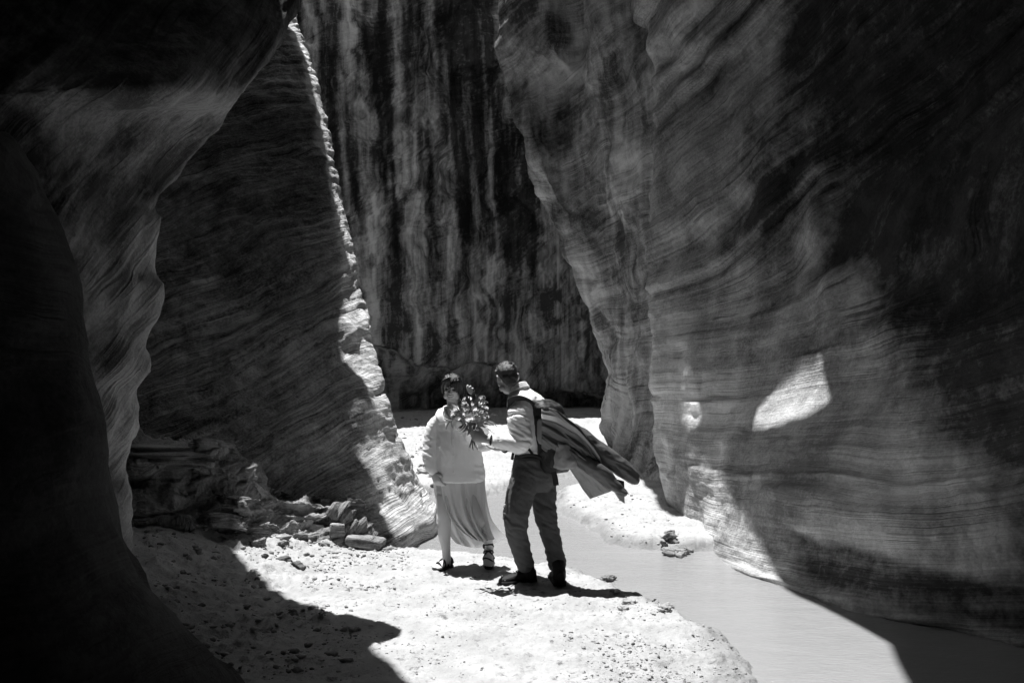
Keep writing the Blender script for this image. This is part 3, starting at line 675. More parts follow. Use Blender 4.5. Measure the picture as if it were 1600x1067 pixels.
# ------------------------------------------------------------------ figures: helpers
def tube(pts, rad, seg=12, flat=None):
    """closed tapered tube through points with round ends; rad scalar or list"""
    pts = [np.array(p, float) for p in pts]; n = len(pts)
    rad = [rad] * n if isinstance(rad, (int, float)) else list(rad)
    vs, fs = [], []
    up = np.array([0.13, 0.31, 0.94])
    rings = []
    tang = [pts[min(i + 1, n - 1)] - pts[max(i - 1, 0)] for i in range(n)]
    def addring(c, t, r):
        t = t / (np.linalg.norm(t) + 1e-9)
        a = np.cross(t, up); 
        if np.linalg.norm(a) < 0.05: a = np.cross(t, np.array([1.0, 0, 0]))
        a /= np.linalg.norm(a); b = np.cross(t, a)
        an = np.linspace(0, 2 * math.pi, seg, endpoint=False)
        rings.append(len(vs)); 
        for q in an: vs.append(c + r * (math.cos(q) * a + math.sin(q) * b))
    t0 = tang[0] / np.linalg.norm(tang[0]); t1 = tang[-1] / np.linalg.norm(tang[-1])
    for k in (0.95, 0.6): addring(pts[0] - t0 * rad[0] * k, tang[0], rad[0] * math.sqrt(1 - k * k))
    for i in range(n): addring(pts[i], tang[i], rad[i])
    for k in (0.6, 0.95): addring(pts[-1] + t1 * rad[-1] * k, tang[-1], rad[-1] * math.sqrt(1 - k * k))
    for r0, r1 in zip(rings[:-1], rings[1:]):
        for j in range(seg):
            k = (j + 1) % seg; fs.append((r0 + j, r0 + k, r1 + k)); fs.append((r0 + j, r1 + k, r1 + j))
    vs.append(pts[0] - t0 * rad[0]); vs.append(pts[-1] + t1 * rad[-1])
    for j in range(seg):
        k = (j + 1) % seg; fs.append((len(vs) - 2, rings[0] + k, rings[0] + j)); fs.append((len(vs) - 1, rings[-1] + j, rings[-1] + k))
    return np.array(vs), np.array(fs)
def smooth_pts(pts, n):
    return list(cr(np.array([np.array(p, float) for p in pts]), n, 0))
def stube(pts, rad, n=14, seg=12):                       # tube with a smoothed path and radius
    A = np.array([np.append(np.array(p, float), r) for p, r in zip(pts, rad)]); B = cr(A, n, 0)
    return tube([b[:3] for b in B], [max(1e-3, b[3]) for b in B], seg)
def ell(c, r, R=None, sub=3):
    v, f = ICO[sub]; p = v * np.array(r)
    if R is not None: p = p @ np.array(R).T
    return p + np.array(c), f
def loft(rings):
    """closed rings (k x 3) joined and capped"""
    k = len(rings[0]); vs = np.concatenate(rings); fs = []
    for i in range(len(rings) - 1):
        for j in range(k):
            a, b = i * k + j, i * k + (j + 1) % k; fs.append((a, b, b + k)); fs.append((a, b + k, a + k))
    vs = np.concatenate([vs, [rings[0].mean(0), rings[-1].mean(0)]])
    for j in range(k):
        fs.append((len(vs) - 2, (j + 1) % k, j)); o = (len(rings) - 1) * k; fs.append((len(vs) - 1, o + j, o + (j + 1) % k))
    return vs, np.array(fs)
def ering(c, a, b, k=28, p=2.0):
    """ellipse ring with half axes a and b (vectors); p > 2 squares it"""
    an = np.linspace(0, 2 * math.pi, k, endpoint=False)
    ca, sa = np.cos(an), np.sin(an)
    if p != 2.0: ca, sa = np.sign(ca) * np.abs(ca) ** (2 / p), np.sign(sa) * np.abs(sa) ** (2 / p)
    return np.array(c) + ca[:, None] * np.array(a) + sa[:, None] * np.array(b)
def join(parts):
    vs, fs, o = [], [], 0
    for v, f in parts: vs.append(v); fs.append(np.asarray(f) + o); o += len(v)
    return np.concatenate(vs), np.concatenate(fs)
def fused(name, parts, voxel, smooth=3, disp=None):
    """all parts fused into one continuous skin"""
    v, f = join(parts); me = mesh_np(name + '_raw', v, f)
    o = bpy.data.objects.new('raw', me); COL.objects.link(o)
    m = o.modifiers.new('r', 'REMESH'); m.mode = 'VOXEL'; m.voxel_size = voxel
    if smooth: q = o.modifiers.new('s', 'SMOOTH'); q.factor = 0.5; q.iterations = smooth
    dg = bpy.context.evaluated_depsgraph_get()
    out = bpy.data.meshes.new_from_object(o.evaluated_get(dg)); out.name = name
    bpy.data.objects.remove(o); bpy.data.meshes.remove(me)
    if disp is not None:
        n = len(out.vertices); co = np.empty(n * 3); out.vertices.foreach_get('co', co); co = co.reshape(-1, 3)
        nr = np.empty(n * 3); out.vertex_normals.foreach_get('vector', nr); nr = nr.reshape(-1, 3)
        co = co + nr * disp(co)[:, None]
        out.vertices.foreach_set('co', co.ravel()); out.update()
    return out
def cloth(name, G, mat, parent, thick=0.004):
    """an open sheet of cloth from a grid of points, with thickness"""
    nv, nu = G.shape[:2]
    me = mesh_np(name, G.reshape(-1, 3), grid_faces(nv, nu))
    o = link(name, me, mat, parent)
    m = o.modifiers.new('thickness', 'SOLIDIFY'); m.thickness = thick; m.offset = 0
    return o
def ridge(p, s, seed=0.0):
    n = fbm(p * s + seed, 3); return 1 - 2 * np.abs(n)
def piece(name, part, mat, parent, smooth=True):
    v, f = part; return link(name, mesh_np(name, v, f), mat, parent, smooth)

def hand(wrist, d, palm_n, thumb_side, curl=0.5, L=0.175, spread=0.0):
    """palm and five bent fingers. d: along the hand, palm_n: out of the palm, thumb_side: unit vector towards the thumb"""
    d, pn, ts = [np.array(q, float) / np.linalg.norm(q) for q in (d, palm_n, thumb_side)]
    w = np.array(wrist, float); parts = []
    pl = L * 0.50
    rings = []
    for t, hw, hh in ((-0.15, 0.026, 0.020), (0.1, 0.029, 0.019), (0.5, 0.037, 0.017), (0.85, 0.041, 0.015), (1.05, 0.038, 0.011)):
        rings.append(ering(w + d * pl * t, ts * hw * L / 0.175, pn * hh * L / 0.175, 16))
    parts.append(loft(rings))
    for k, (off, ln, r) in enumerate(((0.029, 0.070, 0.0088), (0.010, 0.079, 0.0090), (-0.010, 0.073, 0.0087), (-0.029, 0.058, 0.0078))):
        b = w + d * pl * 0.92 + ts * off * L / 0.175
        pts = [b]; ang = 0.0; q = b
        for j, fr in enumerate((0.42, 0.32, 0.26)):
            ang += curl * (0.85 + 0.12 * k) * (1.0 if j else 0.75)
            dr = d * math.cos(ang) + pn * math.sin(ang) + ts * spread * off * 10
            q = q + dr * ln * fr * L / 0.175; pts.append(q)
        parts.append(tube(pts, [r * L / 0.175, r * 0.98 * L / 0.175, r * 0.9 * L / 0.175, r * 0.75 * L / 0.175], 8))
    b = w + d * pl * 0.28 + ts * 0.026 * L / 0.175
    t1 = d * 0.55 + ts * 0.75 + pn * 0.25; t2 = d * 0.8 + ts * 0.25 + pn * (0.3 + 0.6 * curl)
    t1 /= np.linalg.norm(t1); t2 /= np.linalg.norm(t2)
    p1 = b + t1 * 0.036 * L / 0.175; p2 = p1 + t2 * 0.030 * L / 0.175; p3 = p2 + (t2 + pn * 0.4 * curl) / np.linalg.norm(t2 + pn * 0.4 * curl) * 0.024 * L / 0.175
    parts.append(tube([b, p1, p2, p3], [0.013 * L / 0.175, 0.0115 * L / 0.175, 0.0105 * L / 0.175, 0.0085 * L / 0.175], 8))
    return parts

def head(c, fwd, up, s=1.0, smile=True):
    """skull, jaw, nose, brow, cheeks, lips and ears; c is the middle of the head"""
    f = np.array(fwd, float); f /= np.linalg.norm(f); u = np.array(up, float); u -= f * f.dot(u); u /= np.linalg.norm(u); r = np.cross(f, u)   # r: the head's own right
    R = np.stack([r, f, u], 1); c = np.array(c, float)
    at = lambda x, y, z: c + s * (r * x + f * y + u * z)
    ps = [ell(at(0, -0.012, 0.035), (0.074 * s, 0.092 * s, 0.083 * s), R), ell(at(0, 0.030, -0.030), (0.060 * s, 0.060 * s, 0.080 * s), R),
          ell(at(0, 0.055, -0.088), (0.030 * s, 0.028 * s, 0.022 * s), R, 2), ell(at(0, 0.080, 0.022), (0.045 * s, 0.014 * s, 0.012 * s), R, 2),
          tube([at(0, 0.082, 0.012), at(0, 0.098, -0.012), at(0, 0.108, -0.026)], [0.008 * s, 0.010 * s, 0.0125 * s], 8),
          ell(at(0.013, 0.095, -0.030), (0.009 * s, 0.011 * s, 0.008 * s), R, 2), ell(at(-0.013, 0.095, -0.030), (0.009 * s, 0.011 * s, 0.008 * s), R, 2)]
    for q in (-1, 1):
        ps.append(ell(at(q * 0.038, 0.066, -0.022 + (0.006 if smile else 0)), (0.022 * s, 0.022 * s, 0.020 * s), R, 2))
        ps.append(ell(at(q * 0.048, 0.020, -0.068), (0.022 * s, 0.036 * s, 0.026 * s), R, 2))
        ps.append(ell(at(q * 0.075, -0.012, 0.0), (0.010 * s, 0.020 * s, 0.032 * s), R, 2))
        ps.append(ell(at(q * 0.080, -0.018, 0.012), (0.009 * s, 0.016 * s, 0.018 * s), R, 2))
    return ps, at, R

M_skin_w = plain('skin_woman', 0.52, 0.55, 0.35, 0.06, 40)
M_skin_m = plain('skin_man', 0.40, 0.55, 0.35, 0.06, 40)
M_hair = plain('black_hair', 0.012, 0.38, 0.5, 0.5, 90, 0.6, 140)
M_shirt_w = plain('pale_linen', 0.88, 0.85, 0.2, 0.04, 12, 0.08, 180)
M_skirt = plain('pale_chiffon', 0.84, 0.8, 0.2, 0.05, 10, 0.15, 120)
_n = M_skirt.node_tree; _b = _n.nodes['Principled BSDF']; _o = _n.nodes['Material Output']          # thin cloth lets some sun through
_t = _n.nodes.new('ShaderNodeBsdfTranslucent'); _t.inputs['Color'].default_value = (0.75, 0.75, 0.75, 1)
_m = _n.nodes.new('ShaderNodeMixShader'); _m.inputs[0].default_value = 0.45
_n.links.new(_b.outputs[0], _m.inputs[1]); _n.links.new(_t.outputs[0], _m.inputs[2]); _n.links.new(_m.outputs[0], _o.inputs[0])
M_shirt_m = plain('white_cotton', 0.9, 0.85, 0.2, 0.03, 12, 0.08, 180)
M_trous = plain('grey_hiking_cloth', 0.08, 0.7, 0.3, 0.2, 25, 0.3, 160)
M_boot = plain('black_suede', 0.012, 0.7, 0.3, 0.4, 40, 0.4, 120)
M_sole = plain('black_rubber', 0.015, 0.8, 0.3, 0.2, 40)
M_strapw = plain('dark_webbing', 0.02, 0.75, 0.3, 0.3, 60, 0.3, 300)
M_pack = plain('black_nylon', 0.014, 0.55, 0.4, 0.3, 30, 0.3, 200)
M_packgrey = plain('grey_nylon', 0.30, 0.6, 0.35, 0.15, 20, 0.3, 160)
M_jacket = plain('dark_jacket_shell', 0.09, 0.38, 0.6, 0.25, 14, 0.25, 120)
M_lining = plain('grey_jacket_lining', 0.32, 0.6, 0.3, 0.15, 14, 0.2, 120)
M_white = plain('white_trim', 0.8, 0.6, 0.3, 0.03)
M_dark = plain('dark_detail', 0.01, 0.5, 0.4, 0.1)
M_lip = plain('lips', 0.16, 0.45, 0.4, 0.1)
M_teeth = plain('teeth', 0.75, 0.3, 0.5, 0.02)
M_metal = plain('silver_metal', 0.55, 0.3, 0.7, 0.05)
M_petal = plain('white_petal', 0.75, 0.7, 0.25, 0.12, 60)
M_petal2 = plain('pale_pink_petal', 0.48, 0.7, 0.25, 0.2, 60)
M_leaf = plain('dark_leaf', 0.11, 0.55, 0.4, 0.3, 50)
M_stem = plain('green_stem', 0.10, 0.6, 0.3, 0.2, 50)

# ------------------------------------------------------------------ woman: walks towards the camera, skirt gathered in one hand
YW = 7.95
def W(px, py, dy=0.0): return P(px, py, YW + dy)
hp, hat, HR = head(W(706, 607, -0.02), (-0.10, -1.0, -0.12), (0.06, 0, 1), 0.93)
wb = list(hp)
wb.append(stube([W(707, 622, 0.01), W(708, 640, 0.0), W(708, 655, 0.0)], [0.050, 0.050, 0.07], 6))
tor = [(650, 706, 22, .06), (660, 708, 34, .085), (685, 709, 28, .10), (705, 709, 24, .09), (725, 711, 28, .105), (745, 712, 32, .115), (765, 712, 30, .11)]
wb.append(loft([ering(W(cx, py), np.array([hw * YW / F, 0, 0]), np.array([0, dp, 0]), 24) for py, cx, hw, dp in tor]))
# arms
wb.append(stube([W(683, 657, 0.0), W(672, 700, -0.05), W(677, 738, -0.11)], [0.046, 0.038, 0.027], 12))
wb += hand(W(677, 738, -0.115), W(687, 760, -0.16) - W(677, 738, -0.115), (0.55, 0.8, -0.1), (0.8, -0.5, 0.3), 0.55, 0.175)
wb.append(stube([W(734, 655, 0.0), W(763, 691, -0.02), W(752, 697, -0.24)], [0.046, 0.038, 0.026], 12))
wb += hand(W(752, 695, -0.24), W(741, 690, -0.33) - W(752, 695, -0.24), (-0.3, -0.2, 0.8), (0.2, -0.9, 0.2), 0.9, 0.165)
# legs
wb.append(stube([W(698, 756), W(694, 792, -0.05), W(695, 812, -0.06), W(694, 832, -0.03), W(697, 858, 0.0), W(698, 876, 0.0)], [0.085, 0.066, 0.052, 0.054, 0.037, 0.036], 24, 16))
wb.append(stube([W(726, 756), W(738, 792, -0.08), W(748, 815, -0.10), W(756, 832, 0.02), W(764, 850, 0.12), W(765, 857, 0.13)], [0.085, 0.066, 0.052, 0.052, 0.036, 0.036], 24, 16))
def foot(heel, toe, up, w_=0.042):
    h, t = np.array(heel), np.array(toe); d = t - h; L = np.linalg.norm(d); d /= L
    u = np.array(up, float); u -= d * d.dot(u); u /= np.linalg.norm(u); s = np.cross(d, u)
    rings = []
    for q, ww, hh in ((-0.02, 0.5, 0.022), (0.06, 0.68, 0.034), (0.22, 0.72, 0.040), (0.45, 0.80, 0.032), (0.68, 1.0, 0.022), (0.86, 0.98, 0.014), (0.97, 0.75, 0.009)):
        rings.append(ering(h + d * L * q + u * hh, s * w_ * ww, u * hh, 18))
    ps = [loft(rings)]
    for k in range(5):                                   # toes
        o = (k - 2) * 0.019 * w_ / 0.042; ln = (0.024, 0.026, 0.024, 0.021, 0.018)[k]
        b = h + d * L * 0.90 + s * o + u * 0.010; ps.append(tube([b, b + d * ln], [0.0095 if k else 0.012, 0.0085], 8))
    return ps, d, u, s, L
gz1 = 0.0
r_heel, r_toe = W(703, 884, 0.06), W(681, 887, -0.09)
r_heel[2] = r_toe[2] = 0.030
fp, fd, fu, fs_, fL = foot(r_heel, r_toe, (0, 0, 1)); wb += fp
l_heel, l_toe = W(763, 853, 0.17), W(764, 884, 0.04)
fp2, fd2, fu2, fs2, fL2 = foot(l_heel, l_toe, (0, -1, 0.35)); wb += fp2
woman = link('person', fused('person', wb, 0.0058, 4), M_skin_w)
tag(woman, 'laughing woman in pale loose shirt and long slit skirt, walking beside the man', 'person')

# face details
def dot(name, x, y, z, r, mat, par, at=hat, R=HR, sub=2): return piece(name, ell(at(x, y, z), np.array(r), R, sub), mat, par)
for q in (-1, 1):
    e = dot('eye', q * 0.030, 0.081, 0.002, (0.013, 0.006, 0.0048), M_dark, woman)
    piece('eyebrow', tube([hat(q * 0.014, 0.093, 0.024), hat(q * 0.032, 0.089, 0.030), hat(q * 0.048, 0.074, 0.025)], [0.003, 0.004, 0.002], 6), M_hair, woman)
    piece('earring', ell(hat(q * 0.086, -0.008, -0.036), (0.008, 0.008, 0.011), None, 2), M_metal, woman)
mo = [hat(x, 0.088 - 2.2 * x * x * 8, -0.056 + 10.0 * x * x * 0.9) for x in np.linspace(-0.031, 0.031, 9)]
mouth = piece('mouth', tube(mo, [0.004, 0.008, 0.011, 0.012, 0.0125, 0.012, 0.011, 0.008, 0.004], 8), M_lip, woman)
te = [hat(x, 0.096 - 2.2 * x * x * 8, -0.0525 + 10.0 * x * x * 0.9) for x in np.linspace(-0.024, 0.024, 7)]
piece('teeth', tube(te, [0.004, 0.006, 0.0065, 0.0065, 0.0065, 0.006, 0.004], 8), M_teeth, mouth)
# hair: parted cap, strands blown over the face, loose tail at her left
hs = []
hs.append(ell(hat(0, -0.028, 0.046), (0.080, 0.090, 0.080), HR))
hs.append(ell(hat(-0.02, 0.012, 0.088), (0.058, 0.060, 0.038), HR, 2)); hs.append(ell(hat(0.03, -0.004, 0.088), (0.046, 0.056, 0.036), HR, 2))
hs.append(ell(hat(0, -0.055, -0.03), (0.064, 0.05, 0.075), HR))
for q in (-1, 1): hs.append(stube([hat(q * 0.02, 0.062, 0.098), hat(q * 0.062, 0.050, 0.070), hat(q * 0.082, 0.022, 0.02), hat(q * 0.083, 0.004, -0.040)], [0.014, 0.020, 0.018, 0.010], 14, 8))
strands = [[(-0.005, 0.072, 0.108), (-0.035, 0.094, 0.080), (-0.055, 0.090, 0.030), (-0.068, 0.070, -0.040)],
           [(0.000, 0.076, 0.107), (-0.028, 0.100, 0.075), (-0.044, 0.100, 0.025), (-0.056, 0.088, -0.020)],
           [(-0.004, 0.078, 0.106), (-0.014, 0.106, 0.065), (-0.010, 0.111, 0.030), (0.030, 0.104, 0.008)],
           [(-0.010, 0.070, 0.106), (-0.052, 0.084, 0.075), (-0.072, 0.066, 0.020), (-0.080, 0.040, -0.045)]]
for k, st in enumerate(strands): hs.append(stube([hat(*p) for p in st], [0.013, 0.013, 0.009, 0.004], 12, 8))
for k in range(7):
    a = k / 6
    hs.append(stube([hat(-0.055 - 0.01 * a, -0.03, 0.02), hat(-0.085 - 0.02 * a, -0.02 + 0.02 * a, -0.05), hat(-0.090 - 0.025 * a, 0.0 + 0.03 * a, -0.11), hat(-0.085 - 0.06 * a + 0.02 * math.sin(k * 2.1), 0.02, -0.155 - 0.02 * math.cos(k * 1.7))], [0.022, 0.018, 0.012, 0.004], 12, 8))
link('hair', fused('hair', hs, 0.0045, 2, lambda c: 0.0025 * ridge(c * np.array([1, 1, 0.25]), 60)), M_hair, woman)
for k in range(5):                                        # fly-away strands
    a = 0.4 + 0.5 * k
    p0 = hat(0.03 * math.cos(a), 0.02, 0.118); 
    piece('hair_strand', stube([p0, p0 + np.array([0.02 * math.cos(a * 2), 0, 0.02]), p0 + np.array([0.05 * math.cos(a * 1.3), -0.01, 0.022 + 0.006 * k])], [0.002, 0.0016, 0.0008], 8, 5), M_hair, woman)

# loose shirt
sp_ = []
shr = [(635, 708, 13, .055, .01), (642, 708, 18, .075, .0), (648, 709, 27, .092, .0), (655, 711, 34, .112, 0), (672, 714, 34, .130, 0), (700, 716, 35, .148, -.01), (728, 718, 38, .158, -.01), (742, 718, 40, .17, -.01), (751, 717, 39, .172, -.012)]
sp_.append(loft([ering(W(cx, py, dy), np.array([hw * YW / F, 0, 0]), np.array([0, dp, 0]), 36, 2.3) for py, cx, hw, dp, dy in shr]))
sp_.append(stube([W(692, 656, 0.0), W(678, 668, -0.02), W(672, 695, -0.05), W(671, 716, -0.08), W(674, 730, -0.10), W(677, 737, -0.11)], [0.062, 0.062, 0.056, 0.054, 0.046, 0.036], 20, 18))
sp_.append(stube([W(730, 654), W(747, 663, 0.02), W(761, 680, 0.02), W(764, 692, -0.05), W(753, 697, -0.20)], [0.064, 0.064, 0.060, 0.052, 0.040], 20, 18))
def shirt_w_disp(c):
    q = c - W(708, 700)
    e = c * np.array([1.0, 0.8, 1.0])
    lean = np.stack([e[:, 0] * 6 + e[:, 2] * 2.2, e[:, 1] * 3, e[:, 2] * 2.0 - e[:, 0] * 1.0], -1)
    arm = np.clip((np.abs(q[:, 0] - 0.01) - 0.155) / 0.03, 0, 1)
    cross = np.stack([e[:, 0] * 4, e[:, 1] * 4, e[:, 2] * 14 + e[:, 0] * 5], -1)
    soft = np.clip((c[:, 2] - 0.78) / 0.2, 0.0, 1)
    return (1 - arm) * 0.010 * soft * ridge(lean, 1.5, 2.0) + arm * 0.0065 * ridge(cross, 1.2, 5.0) + 0.0012 * fbm(c * 34, 2)
shirt = link('shirt', fused('shirt', sp_, 0.008, 5, shirt_w_disp), M_shirt_w, woman)
# front placket and buttons, collar, knotted scarf, chest pocket flap
def front_y(px, py, extra=0.0):                         # point on the shirt front
    hw = np.interp(py, [r[0] for r in shr], [r[2] for r in shr]); dp = np.interp(py, [r[0] for r in shr], [r[3] for r in shr]); cx = np.interp(py, [r[0] for r in shr], [r[1] for r in shr])
    t = max(-0.98, min(0.98, (px - cx) / hw)); return W(px, py, -dp * (1 - abs(t) ** 2.3) ** (1 / 2.3) - 0.006 - extra)
pk = np.array([[front_y(px, py) for px in (705, 708, 711)] for py in np.linspace(664, 748, 16)])
pl_ = cloth('placket', pk, M_shirt_w, shirt, 0.006)
for k in range(6): piece('button', ell(front_y(708, 672 + k * 13, 0.006), (0.006, 0.004, 0.006), None, 1), M_white, shirt)
for q, pts in ((-1, [(697, 636, -0.03), (692, 646, -0.10), (698, 660, -0.135)]), (1, [(719, 636, -0.03), (723, 646, -0.10), (716, 660, -0.135)])):
    g = np.array([[W(px + q * o * 1.0, py + abs(o) * 0.3, dy - 0.008 + 0.02 * (o / 12)) for o in (0, 4, 8, 12)] for px, py, dy in smooth_pts(pts, 7)])
    cloth('collar', g, M_shirt_w, shirt, 0.006)
sc_ = [stube([W(697, 640, -0.075), W(700, 650, -0.125), W(704, 656, -0.145)], [0.010, 0.012, 0.010], 8, 8), stube([W(718, 640, -0.075), W(712, 650, -0.125), W(705, 656, -0.145)], [0.010, 0.012, 0.010], 8, 8),
       ell(W(704, 657, -0.155), (0.014, 0.010, 0.013), None, 2), stube([W(704, 657, -0.16), W(699, 656, -0.165), W(695, 654, -0.155)], [0.005, 0.009, 0.007], 8, 8), stube([W(704, 657, -0.16), W(709, 656, -0.165), W(713, 654, -0.155)], [0.005, 0.009, 0.007], 8, 8),
       stube([W(703, 658, -0.16), W(699, 664, -0.16), W(697, 670, -0.158)], [0.005, 0.008, 0.006], 8, 8), stube([W(705, 658, -0.16), W(706, 664, -0.16), W(707, 668, -0.158)], [0.005, 0.008, 0.006], 8, 8)]
M_scarf = plain('patterned_scarf', 0.34, 0.8, 0.2, 0.9, 70)
link('neck_scarf', fused('neck_scarf', sc_, 0.004, 2), M_scarf, woman)

# skirt: back panel behind the leg, front panel swept to the right, pale tail in the wind
def panel(left, right, nu, nv, depth, folds, amp, phase, bow):
    Lc, Rc = np.array(smooth_pts([(x, y, d) for x, y, d in left], nv)), np.array(smooth_pts([(x, y, d) for x, y, d in right], nv))
    G = np.zeros((nv, nu, 3))
    for i in range(nv):
        v = i / (nv - 1)
        for j in range(nu):
            u = j / (nu - 1); p = Lc[i] * (1 - u) + Rc[i] * u
            f = math.sin(folds * math.pi * 2 * (u ** 0.9) + phase + 1.2 * v) + 0.5 * math.sin(folds * 9.1 * u + 2 * phase - v)
            G[i, j] = W(p[0], p[1] + bow * math.sin(math.pi * u) * v ** 2, depth + p[2] - (0.10 * (0.35 + 0.65 * v) * math.sin(math.pi * u)) * (1 if depth <= 0 else -1) - amp * (0.12 + v) * f - 0.35 * amp * (0.3 + v) * float(1 - 2 * abs(noise3(np.array([[u * 9 + 1.5 * v + phase, v * 1.3, phase]]))[0])))
    return G
cloth('skirt_back', panel([(678, 738, 0), (677, 758, 0), (681, 780, 0), (688, 804, 0), (699, 830, 0), (712, 848, 0)], [(757, 738, 0), (759, 770, 0), (766, 805, 0), (778, 825, 0), (787, 834, 0.02), (790, 838, 0.05)], 90, 70, 0.10, 4, 0.014, 0.4, 12), M_skirt, woman)
cloth('skirt_front', panel([(690, 742, 0), (689, 756, -0.03), (693, 780, 0), (703, 808, 0), (720, 829, 0), (738, 841, 0)], [(757, 738, 0.06), (758, 765, 0.04), (759, 795, 0.03), (765, 822, 0.03), (770, 836, 0.03), (773, 842, 0.03)], 90, 70, -0.09, 4.5, 0.022, 1.0, 4), M_skirt, woman)
cloth('skirt_waist', np.array([[W(712 + 41 * math.cos(a) * (1 + 0.03 * t), 732 + 14 * t, -0.145 * math.sin(a)) for a in np.linspace(0, 2 * math.pi, 40)] for t in np.linspace(0, 1, 6)]), M_skirt, woman)

# sandals
def sandal(heel, d, u, s, L, name):
    root_rings = []
    heel = np.array(heel)
    out = [(-0.08, 0.030), (-0.05, 0.034), (0.10, 0.036), (0.40, 0.036), (0.66, 0.047), (0.88, 0.048), (1.06, 0.034), (1.11, 0.016)]
    lo = [heel + d * L * q - u * 0.020 for q, ww in out]; 
    ring = [heel + d * L * q + s * ww for q, ww in out] + [heel + d * L * q - s * ww for q, ww in reversed(out)]
    ring = np.array(ring)
    sole = piece(name, loft([ring - u * 0.022, ring - u * 0.018, ring + u * 0.002]), M_sole, woman, False)
    def strap(pts, w_=0.008): piece('strap', stube(pts, [w_] * len(pts), 12, 6), M_strapw, sole)
    a = lambda q, o, h: heel + d * L * q + s * o + u * h
    strap([a(0.62, -0.046, 0.0), a(0.50, -0.015, 0.062), a(0.40, 0.030, 0.050), a(0.34, 0.038, 0.0)])
    strap([a(0.62, 0.046, 0.0), a(0.50, 0.015, 0.062), a(0.40, -0.030, 0.050), a(0.34, -0.038, 0.0)])
    strap([a(0.86, -0.046, 0.0), a(0.80, -0.01, 0.040), a(0.72, 0.03, 0.040), a(0.66, 0.046, 0.0)], 0.007)
    strap([a(0.10, -0.038, 0.01), a(0.16, -0.036, 0.07), a(0.26, 0.0, 0.105), a(0.16, 0.036, 0.07), a(0.10, 0.038, 0.01)], 0.009)
    strap([a(0.02, -0.036, 0.03), a(-0.10, 0.0, 0.055), a(0.02, 0.036, 0.03)], 0.009)
    return sole
sandal(r_heel, fd, fu, fs_, fL, 'sandal'); sandal(l_heel, fd2, fu2, fs2, fL2, 'sandal')

# ------------------------------------------------------------------ man: seen from behind, turned to the woman
YM = 7.5
M_hair_m = plain('short_dark_hair', 0.05, 0.36, 0.8, 0.6, 120, 0.8, 160)
def Mn(px, py, dy=0.0): return P(px, py, YM + dy)
fw = np.array([-0.80, 0.60, 0.0]); lf = np.array([-0.60, -0.80, 0.0])      # facing, his left (towards the camera)
hp, mat_, MR = head(Mn(792, 592, 0.0), (-0.36, 0.88, -0.30), (-0.20, 0.22, 0.95), 0.98, False)
mb = list(hp)
mb.append(stube([Mn(800, 604, 0.0), Mn(808, 616, 0.0), Mn(816, 630, 0.0)], [0.056, 0.058, 0.075], 8))
mt = [(616, 815, .09, .07), (628, 818, .14, .085), (645, 824, .20, .105), (675, 829, .18, .115), (705, 833, .155, .105), (730, 836, .165, .115), (750, 836, .16, .11)]
mb.append(loft([ering(Mn(cx, py), lf * hw, fw * dp, 24) for py, cx, hw, dp in mt]))
LS, LE, LW_ = Mn(813, 643, -0.15), Mn(815, 694, -0.20), Mn(763, 687, -0.19)
mb.append(stube([LS, (LS + LE) / 2, LE, (LE * 0.6 + LW_ * 0.4), LW_], [0.056, 0.050, 0.044, 0.040, 0.029], 20))
LH = Mn(743, 681, -0.16) - LW_
mb += hand(LW_ + LH * 0.15, LH, (0.15, 1.0, -0.05), (0.05, 0.05, 1.0), 0.62, 0.20, 0.15)
RS, RE, RW = Mn(822, 643, 0.18), Mn(812, 692, 0.25), Mn(788, 700, 0.12)
mb.append(stube([RS, RE, RW], [0.054, 0.044, 0.029], 16))
mb += hand(RW, Mn(770, 702, 0.06) - RW, (-0.2, 0.3, 0.9), (-0.2, -0.95, 0.2), 0.35, 0.185)
LHp, LK, LA = Mn(823, 742, -0.09), Mn(806, 806, -0.16), Mn(821, 884, -0.08)
RHp, RK, RA = Mn(848, 742, 0.08), Mn(853, 808, 0.03), Mn(871, 884, 0.02)
mb.append(stube([LHp, (LHp + LK) / 2, LK, (LK * 0.6 + LA * 0.4), LA], [0.092, 0.082, 0.058, 0.060, 0.042], 20))
mb.append(stube([RHp, (RHp + RK) / 2, RK, (RK * 0.6 + RA * 0.4), RA], [0.092, 0.082, 0.058, 0.060, 0.042], 20))
lbh, lbt = Mn(832, 909, 0.0), Mn(786, 909, -0.08)
rbh, rbt = Mn(875, 909, -0.10), Mn(866, 909, 0.14)
for h_, t_ in ((lbh, lbt), (rbh, rbt)):
    h_[2] = t_[2] = 0.012
for h_, t_ in ((lbh, lbt), (rbh, rbt)):
    mb += foot(h_ + np.array([0, 0, 0.02]), t_ + np.array([0, 0, 0.02]), (0, 0, 1), 0.04)[0]
man = link('person', fused('person', mb, 0.0058, 4), M_skin_m)
tag(man, 'man with short dark hair, rolled white sleeves and grey trousers, seen from behind', 'person')

